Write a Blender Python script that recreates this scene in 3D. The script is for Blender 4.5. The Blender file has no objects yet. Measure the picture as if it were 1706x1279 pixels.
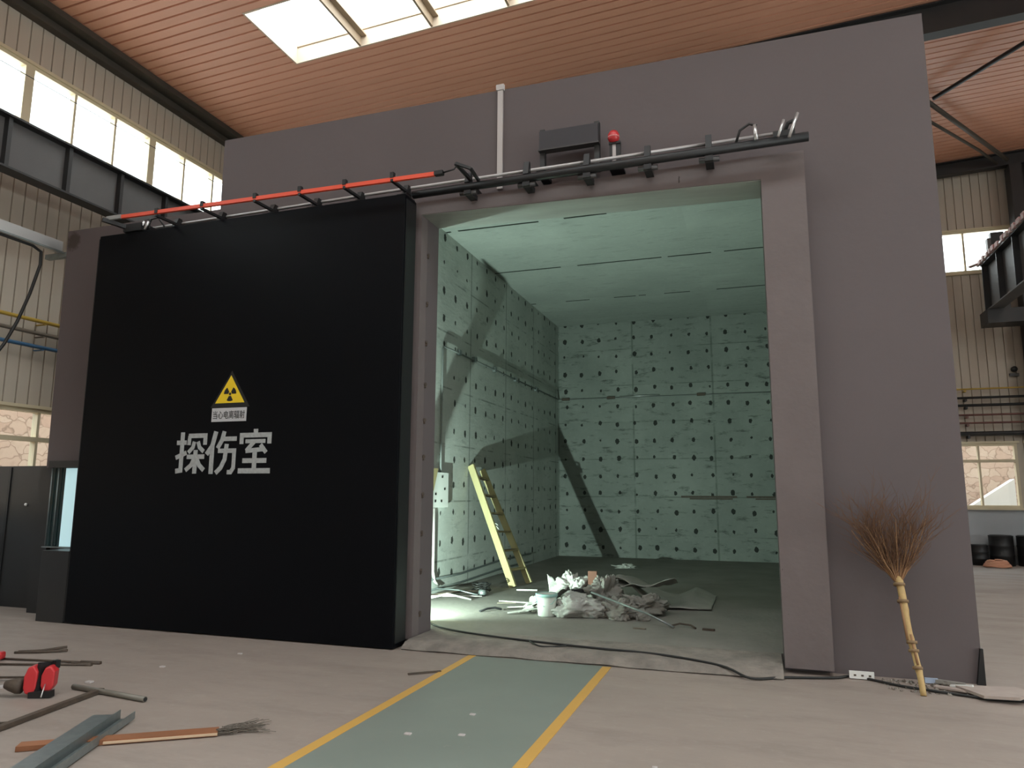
import bpy, math, random
from mathutils import Vector, Matrix, noise

random.seed(7)
SC = bpy.context.scene
COL = SC.collection
PI = math.pi

# ------------------------------------------------------------------ camera
YAW, PITCH, ROLL, FPX = 0.3256, 0.1518, 0.0049, 1200.9
fwd = Vector((-math.sin(YAW)*math.cos(PITCH), math.cos(YAW)*math.cos(PITCH), math.sin(PITCH)))
r0 = fwd.cross(Vector((0, 0, 1))).normalized(); u0 = r0.cross(fwd)
cr, sr = math.cos(ROLL), math.sin(ROLL)
rt = cr*r0 + sr*u0; up = -sr*r0 + cr*u0
cam_d = bpy.data.cameras.new('camera'); cam = bpy.data.objects.new('camera', cam_d); COL.objects.link(cam)
cam_d.sensor_fit = 'HORIZONTAL'; cam_d.sensor_width = 36; cam_d.lens = FPX/1706*36
cam_d.clip_start = .05; cam_d.clip_end = 300
M = Matrix((rt, up, -fwd)).transposed().to_4x4(); M.translation = Vector((0, 0, 1.6)); cam.matrix_world = M
SC.camera = cam

# ------------------------------------------------------------------ world, light, exposure
W = bpy.data.worlds.new('overcast_sky'); SC.world = W; W.use_nodes = True
bg = W.node_tree.nodes['Background']; bg.inputs[0].default_value = (.93, .97, 1, 1); bg.inputs[1].default_value = 3.2
SC.view_settings.view_transform = 'Standard'; SC.view_settings.look = 'None'
SC.view_settings.exposure = 0.78; SC.view_settings.gamma = 1
SC.cycles.max_bounces = 10; SC.cycles.diffuse_bounces = 6; SC.cycles.transparent_max_bounces = 12
SC.cycles.use_denoising = True; SC.cycles.sample_clamp_indirect = 8; SC.cycles.caustics_reflective = False; SC.cycles.caustics_refractive = False

def area(name, loc, direction, sx, sy, radiance, col=(1, 1, 1)):
    l = bpy.data.lights.new(name, 'AREA'); l.shape = 'RECTANGLE'; l.size = sx; l.size_y = sy
    l.energy = radiance*sx*sy*PI; l.color = col
    o = bpy.data.objects.new(name, l); COL.objects.link(o); o.location = loc
    d = Vector(direction).normalized()
    # local -Z = direction, local X along world X or Y
    ax = Vector((1, 0, 0)) if abs(d.x) < .5 else Vector((0, 1, 0))
    ax = (ax - d*ax.dot(d)).normalized(); z = -d; y = z.cross(ax)
    m = Matrix((ax, y, z)).transposed().to_4x4(); m.translation = Vector(loc); o.matrix_world = m
    return o
SLOPE = .05
def ceil_z(x): return 9.4 + SLOPE*(x+10.8)
SKYL = [(8.97, 10.5), (2.6, 4.1), (-3.8, -2.3), (-10.2, -8.7)]       # skylight strips (front, back)
SKX0, SKX1 = -7.84, 10.62
SKYR = 4.8
for k, (a, b) in enumerate(SKYL):
    xc = (SKX0+SKX1)/2
    area('skylight_daylight', (xc, (a+b)/2, ceil_z(xc)+.62), (0, 0, -1), SKX1-SKX0+.3, b-a+.3, SKYR, (.96, .98, 1))
area('left_window_daylight', (-11.25, 6.4, 7.85), (1, 0, 0), 12.8, 1.3, 2.2, (.97, .99, 1))
area('end_window_daylight', (6.0, 21.2, 7.85), (0, -1, 0), 7, 1.3, 1.8, (.97, .99, 1))
area('right_window_daylight', (16.5, 2, 7.85), (-1, 0, 0), 24, 1.3, 1.4, (.97, .99, 1))
area('right_low_fill_light', (16.5, -2.0, 2.1), (-1, 0, 0), 16, 1.5, 13.0, (.97, .99, 1))  # added fill to brighten the right side, outside low windows out of view
# floodlight standing behind the left jamb of the concrete chamber
LAMP = Vector((-4.20, 7.99, .31))
ld = bpy.data.lights.new('floodlight_beam', 'SPOT'); ld.energy = 930; ld.spot_size = math.radians(170); ld.spot_blend = 1.0; ld.color = (.74, 1.0, .87); ld.shadow_soft_size = .018
lo = bpy.data.objects.new('floodlight_beam', ld); COL.objects.link(lo); lo.location = LAMP; lo.rotation_euler = Vector((-.12, .84, .50)).to_track_quat('-Z', 'Y').to_euler()

# ------------------------------------------------------------------ materials
MATS = {}
def mat(name, col, rough=.7, metal=0, col2=None, scale=4, amount=.5, bump=0, bscale=30, spec=.5, stretch=None, detail=6, coat=0):
    if name in MATS: return MATS[name]
    m = bpy.data.materials.new(name); m.use_nodes = True; nt = m.node_tree; b = nt.nodes['Principled BSDF']
    b.inputs['Roughness'].default_value = rough; b.inputs['Metallic'].default_value = metal
    b.inputs['Specular IOR Level'].default_value = spec; b.inputs['Coat Weight'].default_value = coat
    b.inputs['Base Color'].default_value = (*col, 1)
    tc = nt.nodes.new('ShaderNodeTexCoord'); mp = nt.nodes.new('ShaderNodeMapping'); nt.links.new(tc.outputs['Object'], mp.inputs[0])
    if stretch: mp.inputs['Scale'].default_value = stretch
    if col2:
        n = nt.nodes.new('ShaderNodeTexNoise'); n.inputs['Scale'].default_value = scale; n.inputs['Detail'].default_value = detail; n.inputs['Roughness'].default_value = .6
        nt.links.new(mp.outputs[0], n.inputs['Vector'])
        r = nt.nodes.new('ShaderNodeMapRange'); r.inputs[1].default_value = .5-.25/max(amount, .01)*.5; r.inputs[2].default_value = .5+.25/max(amount, .01)*.5
        nt.links.new(n.outputs[0], r.inputs[0])
        mx = nt.nodes.new('ShaderNodeMix'); mx.data_type = 'RGBA'; mx.inputs[6].default_value = (*col, 1); mx.inputs[7].default_value = (*col2, 1)
        nt.links.new(r.outputs[0], mx.inputs[0]); nt.links.new(mx.outputs[2], b.inputs['Base Color'])
    if bump:
        n2 = nt.nodes.new('ShaderNodeTexNoise'); n2.inputs['Scale'].default_value = bscale; n2.inputs['Detail'].default_value = 4
        nt.links.new(mp.outputs[0], n2.inputs['Vector'])
        bp = nt.nodes.new('ShaderNodeBump'); bp.inputs['Strength'].default_value = bump; bp.inputs['Distance'].default_value = .02
        nt.links.new(n2.outputs[0], bp.inputs['Height']); nt.links.new(bp.outputs[0], b.inputs['Normal'])
    MATS[name] = m; return m

class NG:
    """tiny helper for maths on node sockets"""
    def __init__(s, nt): s.nt = nt
    def v(s, x, sock):
        if isinstance(x, (int, float)): sock.default_value = x
        else: s.nt.links.new(x, sock)
    def m(s, op, a, b=0, c=None):
        n = s.nt.nodes.new('ShaderNodeMath'); n.operation = op; s.v(a, n.inputs[0]); s.v(b, n.inputs[1])
        if c is not None: s.v(c, n.inputs[2])
        return n.outputs[0]
    def mix(s, f, a, b):
        n = s.nt.nodes.new('ShaderNodeMix'); n.data_type = 'RGBA'; s.v(f, n.inputs[0])
        for x, k in ((a, 6), (b, 7)):
            if isinstance(x, tuple): n.inputs[k].default_value = (*x, 1)
            else: s.nt.links.new(x, n.inputs[k])
        return n.outputs[2]
    def rng(s, x, a, b, c=0, d=1):
        n = s.nt.nodes.new('ShaderNodeMapRange'); s.v(x, n.inputs[0])
        for k, q in zip((1, 2, 3, 4), (a, b, c, d)): n.inputs[k].default_value = q
        return n.outputs[0]
    def noise(s, vec, scale, detail=5, rough=.6):
        n = s.nt.nodes.new('ShaderNodeTexNoise'); n.inputs['Scale'].default_value = scale; n.inputs['Detail'].default_value = detail; n.inputs['Roughness'].default_value = rough
        s.nt.links.new(vec, n.inputs['Vector']); return n.outputs[0]
    def mapping(s, vec, scale=(1, 1, 1), loc=(0, 0, 0)):
        n = s.nt.nodes.new('ShaderNodeMapping'); n.inputs['Scale'].default_value = scale; n.inputs['Location'].default_value = loc
        s.nt.links.new(vec, n.inputs[0]); return n.outputs[0]

def concrete(name, ua, va, du, dv, ou, ov, base=(.30, .315, .295), dark=(.215, .23, .215), dots=True, seams=None, seam_u=None, lines=None, stain=.5):
    """board-marked concrete; ua/va = axis index of the wall's two directions, tie-holes on a grid"""
    m = bpy.data.materials.new(name); m.use_nodes = True; nt = m.node_tree; g = NG(nt); b = nt.nodes['Principled BSDF']
    b.inputs['Roughness'].default_value = .85; b.inputs['Specular IOR Level'].default_value = .25
    tc = nt.nodes.new('ShaderNodeTexCoord'); co = tc.outputs['Object']
    sp = nt.nodes.new('ShaderNodeSeparateXYZ'); nt.links.new(co, sp.inputs[0])
    u, v = sp.outputs[ua], sp.outputs[va]
    st = [6, 6, 6]; st[va] = 22
    n1 = g.noise(co, .9, 6); n2 = g.noise(g.mapping(co, tuple(q*.25 for q in st)), 1.6, 7, .7); n3 = g.noise(co, 14, 4)
    c = g.mix(g.rng(n1, .3, .7), dark, base)
    cbp = nt.nodes.new('ShaderNodeCombineXYZ'); nt.links.new(g.m('FLOOR', g.m('DIVIDE', g.m('ADD', u, 2.86), 1.94)), cbp.inputs[0]); nt.links.new(g.m('FLOOR', g.m('DIVIDE', g.m('SUBTRACT', v, .62), .93)), cbp.inputs[1])
    wp = nt.nodes.new('ShaderNodeTexWhiteNoise'); nt.links.new(cbp.outputs[0], wp.inputs[0])
    c = g.mix(g.rng(wp.outputs[0], 0, 1, 0, .45), c, dark)
    streak = g.rng(n2, .55, .68); c2 = g.mix(g.m('MULTIPLY', streak, stain), c, tuple(q*.45 for q in dark))
    c3 = g.mix(g.m('MULTIPLY', g.rng(n3, .55, .75), .25), c2, tuple(q*1.25 for q in base))
    if seams:
        for (ax, sock, step, off, w, gate) in [(0, v, seams[0], seams[1], .014, .45), (1, u, seam_u[0], seam_u[1], .022, .35)]:
            f = g.m('FRACT', g.m('ADD', g.m('DIVIDE', g.m('SUBTRACT', sock, off), step), 100.5))
            d = g.m('MULTIPLY', g.m('ABSOLUTE', g.m('SUBTRACT', f, .5)), step)
            line = g.m('MULTIPLY', g.m('LESS_THAN', d, w), g.rng(g.noise(co, 2.2, 3), gate, gate+.12))
            c3 = g.mix(g.m('MULTIPLY', line, .5), c3, (.07, .08, .07))
    if lines:                                   # long dark form joints across a slab
        for (axs, pos, gate) in lines:
            sock = sp.outputs[axs]
            w = g.m('MULTIPLY', g.noise(g.mapping(co, (.7, .0, .7)), 3, 2), .03)
            d = g.m('ABSOLUTE', g.m('SUBTRACT', g.m('ADD', sock, w), pos+.015))
            line = g.m('MULTIPLY', g.m('LESS_THAN', d, .026), g.m('GREATER_THAN', g.noise(g.mapping(co, (1.0, 0, 0), (pos*3.1, 0, 0)), .9, 2), gate))
            c3 = g.mix(line, c3, (.012, .014, .012))
    if dots:
        cu = g.m('DIVIDE', g.m('SUBTRACT', u, ou), du); cv = g.m('DIVIDE', g.m('SUBTRACT', v, ov), dv)
        fu = g.m('SUBTRACT', g.m('FRACT', g.m('ADD', cu, 100.5)), .5); fv = g.m('SUBTRACT', g.m('FRACT', g.m('ADD', cv, 100.5)), .5)
        cb = nt.nodes.new('ShaderNodeCombineXYZ'); nt.links.new(g.m('ROUND', cu), cb.inputs[0]); nt.links.new(g.m('ROUND', cv), cb.inputs[1])
        wn = nt.nodes.new('ShaderNodeTexWhiteNoise'); nt.links.new(cb.outputs[0], wn.inputs[0])
        ws = nt.nodes.new('ShaderNodeSeparateXYZ'); nt.links.new(wn.outputs[1], ws.inputs[0])
        pu = g.m('ADD', g.m('MULTIPLY', fu, du), g.m('MULTIPLY', g.m('SUBTRACT', ws.outputs[0], .5), .07))
        pv = g.m('ADD', g.m('MULTIPLY', fv, dv), g.m('MULTIPLY', g.m('SUBTRACT', ws.outputs[1], .5), .06))
        wob = g.m('MULTIPLY', g.m('SUBTRACT', g.noise(co, 30, 2), .5), .05)
        r = g.m('ADD', g.m('SQRT', g.m('ADD', g.m('MULTIPLY', pu, pu), g.m('MULTIPLY', g.m('MULTIPLY', pv, pv), .55))), wob)
        rad = g.rng(ws.outputs[2], 0, 1, .022, .052)
        hole = g.m('LESS_THAN', r, rad)
        c3 = g.mix(g.m('MULTIPLY', hole, .93), c3, (.014, .015, .013))
    nt.links.new(c3, b.inputs['Base Color'])
    bp = nt.nodes.new('ShaderNodeBump'); bp.inputs['Strength'].default_value = .35; bp.inputs['Distance'].default_value = .02
    nt.links.new(n2, bp.inputs['Height']); nt.links.new(bp.outputs[0], b.inputs['Normal'])
    return m

PURPLE = mat('grey_mauve_wall_paint', (.126, .104, .107), .75, col2=(.114, .094, .096), scale=.7, amount=.5, bump=.12, bscale=8, spec=.3)
CASING = mat('grey_mauve_casing_paint', (.160, .132, .130), .7, col2=(.138, .113, .111), scale=2, amount=.5, bump=.15, bscale=14, spec=.3)
def floor_mat():
    m = bpy.data.materials.new('worn_dusty_concrete_floor'); m.use_nodes = True; nt = m.node_tree; g = NG(nt); b = nt.nodes['Principled BSDF']
    tc = nt.nodes.new('ShaderNodeTexCoord'); co = tc.outputs['Object']
    a = g.noise(co, .45, 6); s = g.noise(g.mapping(co, (.5, 1.4, 1)), 1.3, 8, .7); f = g.noise(co, 9, 6, .7)
    c = g.mix(g.rng(a, .3, .7), (.335, .278, .243), (.275, .230, .202))
    c = g.mix(g.m('MULTIPLY', g.rng(s, .5, .72), .55), c, (.20, .165, .145))
    c = g.mix(g.m('MULTIPLY', g.rng(f, .55, .75), .25), c, (.45, .39, .35))
    nt.links.new(c, b.inputs['Base Color']); nt.links.new(g.rng(s, .3, .7, .45, .7), b.inputs['Roughness']); b.inputs['Specular IOR Level'].default_value = .35
    bp = nt.nodes.new('ShaderNodeBump'); bp.inputs['Strength'].default_value = .12; bp.inputs['Distance'].default_value = .01
    nt.links.new(f, bp.inputs['Height']); nt.links.new(bp.outputs[0], b.inputs['Normal'])
    return m
def paint_mat(name, col, wear, thr):
    """worn floor paint: concrete shows through in patches"""
    m = bpy.data.materials.new(name); m.use_nodes = True; nt = m.node_tree; g = NG(nt); b = nt.nodes['Principled BSDF']
    co = nt.nodes.new('ShaderNodeTexCoord').outputs['Object']
    n = g.noise(co, 5, 8, .75); a = g.noise(co, .8, 4)
    c = g.mix(g.rng(a, .3, .7), col, tuple(q*.85 for q in col)); c = g.mix(g.m('MULTIPLY', g.rng(n, thr, thr+.12), .8), c, wear)
    nt.links.new(c, b.inputs['Base Color']); b.inputs['Roughness'].default_value = .5; return m
FLOOR = floor_mat()
GREENP = paint_mat('worn_green_floor_paint', (.215, .245, .215), (.30, .27, .24), .62)
YELLOWP = paint_mat('worn_yellow_floor_paint', (.62, .36, .09), (.40, .29, .20), .62)
ROUGHC = mat('rough_threshold_concrete', (.27, .235, .205), .9, col2=(.15, .13, .115), scale=5, amount=.6, bump=.5, bscale=20)
CFLOOR = mat('dusty_chamber_floor', (.24, .222, .198), .85, col2=(.17, .158, .14), scale=1.6, amount=.5, bump=.3, bscale=12)
CEIL = mat('tan_profiled_roof_sheet', (.68, .345, .235), .5, col2=(.60, .30, .20), scale=1.2, amount=.4, stretch=(.3, 2, 1), spec=.4)
SIDING = mat('beige_profiled_wall_sheet', (.50, .44, .365), .6, col2=(.44, .385, .32), scale=1.2, amount=.4, stretch=(2, 2, .3), spec=.3)
CREAM = mat('cream_window_frame', (.60, .52, .36), .5)
LOWWALL = mat('pale_blue_grey_painted_dado', (.42, .44, .46), .7, col2=(.36, .38, .40), scale=2, amount=.4)
DARKST = mat('dark_painted_steel', (.018, .018, .020), .5, col2=(.028, .027, .027), scale=3, amount=.4)
GREYST = mat('grey_painted_steel_web', (.115, .11, .11), .6, col2=(.09, .085, .085), scale=2, amount=.4)
BROWNST = mat('olive_brown_steel_trim', (.075, .062, .048), .6, col2=(.05, .042, .034), scale=3, amount=.5)
BLACKD = mat('satin_black_door_paint', (.0022, .0026, .0038), .40, col2=(.003, .0034, .0048), scale=1.5, amount=.4, spec=.11)
BLACK = mat('black_painted_metal', (.008, .008, .009), .5)
RED = mat('orange_red_plastic_cover', (.75, .09, .045), .45)
CRIM = mat('red_plastic', (.50, .03, .035), .35)
SILVER = mat('bright_zinc_steel', (.62, .62, .62), .35, metal=.85)
GALV = mat('galvanised_steel', (.30, .33, .33), .42, metal=.7, col2=(.22, .25, .25), scale=14, amount=.5)
WHITE = mat('white_plastic', (.74, .74, .72), .5)
PALE = mat('pale_pinkish_conduit', (.46, .42, .41), .5)
LETTER = mat('white_stencil_paint', (.42, .44, .44), .6, col2=(.30, .31, .31), scale=26, amount=.7)
YEL = mat('yellow_sign_face', (.80, .56, .02), .5)
PLATEW = mat('white_sign_plate', (.50, .50, .52), .5)
INK = mat('black_sign_ink', (.008, .008, .008), .6)
CABLE = mat('black_rubber_cable', (.012, .012, .012), .6)
WOODY = mat('pale_yellow_ladder_wood', (.45, .385, .20), .65, col2=(.36, .30, .15), scale=9, amount=.5, stretch=(1, 1, .15))
WOODD = mat('dark_ladder_tread_wood', (.12, .075, .045), .7)
REDWOOD = mat('reddish_brown_timber', (.30, .12, .055), .6, col2=(.20, .085, .04), scale=8, amount=.5, stretch=(.2, 1, 1))
BAMBOO = mat('dry_bamboo', (.52, .36, .15), .55, col2=(.38, .25, .10), scale=10, amount=.6)
TWIG = mat('brown_bamboo_twigs', (.15, .078, .042), .8)
TWIGL = mat('tan_bamboo_branches', (.30, .165, .08), .7)
SACK = mat('dusty_white_woven_sack', (.46, .455, .425), .85, col2=(.33, .325, .30), scale=7, amount=.5, bump=.3, bscale=60)
SACKG = mat('grey_dirty_sacking', (.29, .275, .25), .9, col2=(.18, .17, .15), scale=6, amount=.5, bump=.4, bscale=50)
TARP = mat('grey_dust_sheet', (.34, .33, .30), .85, col2=(.26, .25, .23), scale=4, amount=.5, bump=.2, bscale=30)
CARD = mat('brown_cardboard', (.17, .075, .05), .8)
BUCKW = mat('white_plastic_bucket', (.62, .66, .60), .35)
TEAL = mat('pale_teal_plastic', (.30, .50, .46), .4)
RUST = mat('rusty_steel_bar', (.085, .06, .042), .7, col2=(.05, .036, .028), scale=20, amount=.6)
PLASTERB = mat('pinkish_plaster_board', (.42, .35, .31), .85, col2=(.34, .28, .25), scale=8, amount=.5)
ORANGEH = mat('faded_orange_hose', (.55, .26, .16), .6)
YELPIPE = mat('yellow_pipe_paint', (.50, .33, .06), .5)
BLUEPIPE = mat('blue_pipe_paint', (.05, .13, .24), .5)
GREYPIPE = mat('dull_olive_pipe_paint', (.17, .14, .11), .5)
MAROON = mat('maroon_pipe_paint', (.15, .06, .05), .5)
TAPE = mat('faded_red_tape', (.50, .20, .20), .7, col2=(.62, .55, .52), scale=20, amount=.9)
GROUND = mat('pale_outdoor_ground', (.40, .36, .31), .9)

def glass_mat():
    m = bpy.data.materials.new('clear_window_glass'); m.use_nodes = True; nt = m.node_tree; nt.nodes.clear()
    o = nt.nodes.new('ShaderNodeOutputMaterial'); t = nt.nodes.new('ShaderNodeBsdfTransparent'); t.inputs[0].default_value = (.93, .96, .95, 1)
    gl = nt.nodes.new('ShaderNodeBsdfGlossy'); gl.inputs['Roughness'].default_value = .05; mx = nt.nodes.new('ShaderNodeMixShader')
    mx.inputs[0].default_value = .06; nt.links.new(t.outputs[0], mx.inputs[1]); nt.links.new(gl.outputs[0], mx.inputs[2]); nt.links.new(mx.outputs[0], o.inputs[0]); return m
GLASS = glass_mat()
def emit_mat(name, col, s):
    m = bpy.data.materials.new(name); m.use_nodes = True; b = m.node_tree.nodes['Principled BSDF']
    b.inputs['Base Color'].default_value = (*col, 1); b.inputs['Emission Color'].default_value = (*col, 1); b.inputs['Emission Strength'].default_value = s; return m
GLOWCYAN = emit_mat('glowing_pale_cyan_pane', (.42, .62, .66), .45)  # emission added to make the booth pane bright; no lamp behind it
LEDLENS = emit_mat('floodlight_lens', (.8, 1, .92), 3)
def stone_mat():
    m = bpy.data.materials.new('pinkish_rubble_stone'); m.use_nodes = True; nt = m.node_tree; g = NG(nt); b = nt.nodes['Principled BSDF']; b.inputs['Roughness'].default_value = .9
    co = nt.nodes.new('ShaderNodeTexCoord').outputs['Object']; nz = nt.nodes.new('ShaderNodeTexNoise'); nz.inputs['Scale'].default_value = 2.5; nt.links.new(co, nz.inputs['Vector'])
    vm = nt.nodes.new('ShaderNodeVectorMath'); vm.operation = 'MULTIPLY_ADD'; nt.links.new(nz.outputs['Color'], vm.inputs[0]); vm.inputs[1].default_value = (.5, .5, .5); nt.links.new(g.mapping(co, (.7, .7, 1.3)), vm.inputs[2]); dst = vm.outputs[0]
    v = nt.nodes.new('ShaderNodeTexVoronoi'); v.feature = 'DISTANCE_TO_EDGE'; v.inputs['Scale'].default_value = 3.2
    nt.links.new(dst, v.inputs['Vector']); v2 = nt.nodes.new('ShaderNodeTexVoronoi'); v2.inputs['Scale'].default_value = 3.2
    nt.links.new(dst, v2.inputs['Vector'])
    sep = nt.nodes.new('ShaderNodeSeparateXYZ'); nt.links.new(v2.outputs['Color'], sep.inputs[0])
    c = g.mix(sep.outputs[0], (.52, .37, .30), (.62, .50, .42)); c = g.mix(g.rng(v.outputs[0], .005, .05), (.33, .24, .19), c)
    c = g.mix(g.m('MULTIPLY', g.rng(g.noise(co, 8), .5, .7), .3), c, (.40, .30, .24))
    nt.links.new(c, b.inputs['Base Color']); return m
STONE = stone_mat()

# ------------------------------------------------------------------ mesh builder
class MB:
    def __init__(s): s.v = []; s.f = []; s.sm = []
    def add(s, vs, fs, smooth=False):
        o = len(s.v); s.v += [tuple(q) for q in vs]; s.f += [tuple(i+o for i in f) for f in fs]; s.sm += [smooth]*len(fs); return s
    def box(s, x0, x1, y0, y1, z0, z1):
        return s.add([(x0, y0, z0), (x1, y0, z0), (x1, y1, z0), (x0, y1, z0), (x0, y0, z1), (x1, y0, z1), (x1, y1, z1), (x0, y1, z1)],
                     [(0, 3, 2, 1), (4, 5, 6, 7), (0, 1, 5, 4), (1, 2, 6, 5), (2, 3, 7, 6), (3, 0, 4, 7)])
    def bar(s, a, b, w, h, upv=(0, 0, 1)):
        """rectangular bar from a to b, w across, h along up"""
        a, b = Vector(a), Vector(b); d = (b-a).normalized(); u = Vector(upv)
        if abs(d.dot(u)) > .98: u = Vector((0, 1, 0))
        x = d.cross(u).normalized(); u = x.cross(d).normalized(); vs = []
        for p in (a, b):
            for i, j in ((-1, -1), (1, -1), (1, 1), (-1, 1)): vs.append(p+x*i*w/2+u*j*h/2)
        return s.add(vs, [(0, 1, 2, 3), (7, 6, 5, 4), (0, 4, 5, 1), (1, 5, 6, 2), (2, 6, 7, 3), (3, 7, 4, 0)])
    def tube(s, pts, r, n=10, caps=True):
        pts = [Vector(p) for p in pts]; m = len(pts); rr = r if isinstance(r, (list, tuple)) else [r]*m; vs = []; ref = None
        for i, p in enumerate(pts):
            d = (pts[min(i+1, m-1)]-pts[max(i-1, 0)]).normalized()
            if ref is None: ref = Vector((0, 0, 1)) if abs(d.z) < .9 else Vector((1, 0, 0))
            x = d.cross(ref).normalized(); y = x.cross(d).normalized(); ref = y
            for k in range(n):
                t = 2*PI*k/n; vs.append(p+x*math.cos(t)*rr[i]+y*math.sin(t)*rr[i])
        fs = [(i*n+k, i*n+(k+1) % n, (i+1)*n+(k+1) % n, (i+1)*n+k) for i in range(m-1) for k in range(n)]
        s.add(vs, fs, True)
        if caps:
            o = len(s.v)-m*n; s.f += [tuple(o+k for k in range(n))[::-1], tuple(o+(m-1)*n+k for k in range(n))]; s.sm += [False, False]
        return s
    def prism(s, poly, ax, a, b):
        """poly = 2-D outline in the other two axes, extruded along axis ax from a to b"""
        def P(q, t):
            if ax == 'x': return (t, q[0], q[1])
            if ax == 'y': return (q[0], t, q[1])
            return (q[0], q[1], t)
        n = len(poly)
        return s.add([P(q, a) for q in poly]+[P(q, b) for q in poly], [tuple(range(n))[::-1], tuple(range(n, 2*n))]+[(i, (i+1) % n, n+(i+1) % n, n+i) for i in range(n)])
    def lathe(s, prof, c, n=24, axis=(0, 0, 1)):
        c = Vector(c); q = Vector((0, 0, 1)).rotation_difference(Vector(axis)); vs = []
        for r, z in prof:
            for k in range(n):
                t = 2*PI*k/n; vs.append(c+q @ Vector((r*math.cos(t), r*math.sin(t), z)))
        m = len(prof); s.add(vs, [(i*n+k, i*n+(k+1) % n, (i+1)*n+(k+1) % n, (i+1)*n+k) for i in range(m-1) for k in range(n)], True)
        return s
    def xf(s, Mx): s.v = [tuple(Mx @ Vector(q)) for q in s.v]; return s
    def build(s, name, m, parent=None, bevel=0, origin=None):
        me = bpy.data.meshes.new(name); vs = s.v
        o = bpy.data.objects.new(name, me)
        if parent is not None:
            base = parent.location if parent.parent is None else parent.parent.location+parent.location
            vs = [tuple(Vector(q)-base) for q in vs]
        elif origin is not None:
            vs = [tuple(Vector(q)-Vector(origin)) for q in vs]; o.location = origin
        me.from_pydata(vs, [], s.f); me.polygons.foreach_set('use_smooth', s.sm); me.materials.append(m); me.update()
        COL.objects.link(o)
        if parent is not None: o.parent = parent
        if bevel:
            bv = o.modifiers.new('bevel', 'BEVEL'); bv.width = bevel; bv.segments = 2; bv.limit_method = 'ANGLE'; bv.angle_limit = .9
        return o

def tag(o, label, cat, group=None, kind=None):
    o['label'] = label; o['category'] = cat
    if group: o['group'] = group
    if kind: o['kind'] = kind
    return o
def struct(o, label=None, cat=None):
    o['kind'] = 'structure'
    if label: o['label'] = label
    if cat: o['category'] = cat
    return o
def thing(name, label, cat, loc=(0, 0, 0), group=None):
    o = bpy.data.objects.new(name, None); o.empty_display_size = .1; COL.objects.link(o); o.location = loc
    return tag(o, label, cat, group)

# ------------------------------------------------------------------ hall shell
HX0, HX1, HY0, HY1 = -10.8, 16.0, -12.0, 20.7
b = MB().box(HX0-12, HX1+8, HY0-2, HY1+10, -.3, 0)
fl = struct(b.build('floor', FLOOR), 'wide dusty beige concrete floor of the hall', 'floor')

def rib_profile(a0, a1, pitch=.2, gw=.03, gd=.035):
    pts = [(a0, 0)]; k = math.ceil((a0+.02)/pitch)*pitch
    while k+gw < a1-.01:
        if k > a0+.005: pts += [(k, 0), (k+.004, gd), (k+gw-.004, gd), (k+gw, 0)]
        k += pitch
    pts.append((a1, 0)); return pts
def rib_ceiling(mb, x0, x1, y0, y1):
    pr = rib_profile(y0, y1, .2, .036, .05); vs = []; n = len(pr)
    for x in (x0, x1):
        for a, d in pr: vs.append((x, a, ceil_z(x)+d))
    for x in (x0, x1): vs += [(x, y0, ceil_z(x)+.22), (x, y1, ceil_z(x)+.22)]
    fs = [(i, i+1, n+i+1, n+i) for i in range(n-1)]
    t = 2*n; fs += [(t, t+2, t+3, t+1), tuple(range(n))[::-1]+(t, t+1), tuple(range(n, 2*n))+(t+3, t+2), (0, n, t+2, t), (n-1, t+1, t+3, 2*n-1)]
    mb.add(vs, fs)
def rib_wall(mb, plane, pos, out, a0, a1, z0, z1):
    """plane 'x': wall at x=pos running along y; out = -1/+1 outward direction"""
    pr = rib_profile(a0, a1, .2, .022, .03); n = len(pr); vs = []
    def P(a, d, z): return (pos+out*d, a, z) if plane == 'x' else (a, pos+out*d, z)
    for z in (z0, z1):
        for a, d in pr: vs.append(P(a, d, z))
    for z in (z0, z1): vs += [P(a0, .18, z), P(a1, .18, z)]
    t = 2*n; fs = [(i, i+1, n+i+1, n+i) for i in range(n-1)]+[(t, t+2, t+3, t+1), tuple(range(n))[::-1]+(t, t+1), tuple(range(n, 2*n))+(t+3, t+2), (0, n, t+2, t), (n-1, t+1, t+3, 2*n-1)]
    mb.add(vs, fs)
mb = MB()
rib_ceiling(mb, HX0-.2, SKX0, HY0, HY1+.1); rib_ceiling(mb, SKX1, HX1+.2, HY0, HY1+.1)
ys = [HY0]+[q for s in sorted(SKYL) for q in s]+[HY1+.1]
for k in range(0, len(ys), 2): rib_ceiling(mb, SKX0, SKX1, ys[k], ys[k+1])
struct(mb.build('ceiling', CEIL), 'tan ribbed sheet metal ceiling of the hall', 'ceiling')

WZ0, WZ1, LZ0, LZ1 = 7.28, 8.40, 1.33, 2.90
def wall_with_windows(name, plane, pos, out, a0, a1, ztop, label, up_win, low_win):
    mb = MB()
    rib_wall(mb, plane, pos, out, a0, a1, LZ1, WZ0) 
    rib_wall(mb, plane, pos, out, a0, a1, WZ1, ztop)
    def fill(wins, z0, z1):
        c = a0
        for s, e in wins:
            if s > c+.02: rib_wall(mb, plane, pos, out, c, s, z0, z1)
            c = e
        if c < a1-.02: rib_wall(mb, plane, pos, out, c, a1, z0, z1)
    fill(up_win, WZ0, WZ1); fill(low_win, LZ0, LZ1)
    w = struct(mb.build(name, SIDING), label, 'wall')
    d = MB()
    if plane == 'x': d.box(min(pos, pos+out*.22), max(pos, pos+out*.22), a0, a1, 0, LZ0)
    else: d.box(a0, a1, min(pos, pos+out*.22), max(pos, pos+out*.22), 0, LZ0)
    return w, d
wl, dl = wall_with_windows('wall_left', 'x', HX0, -1, HY0, HY1, 9.42, 'beige ribbed sheet wall on the left with a high window strip', [(0.0, 12.6)], [(6.2, 9.2)])
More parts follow.
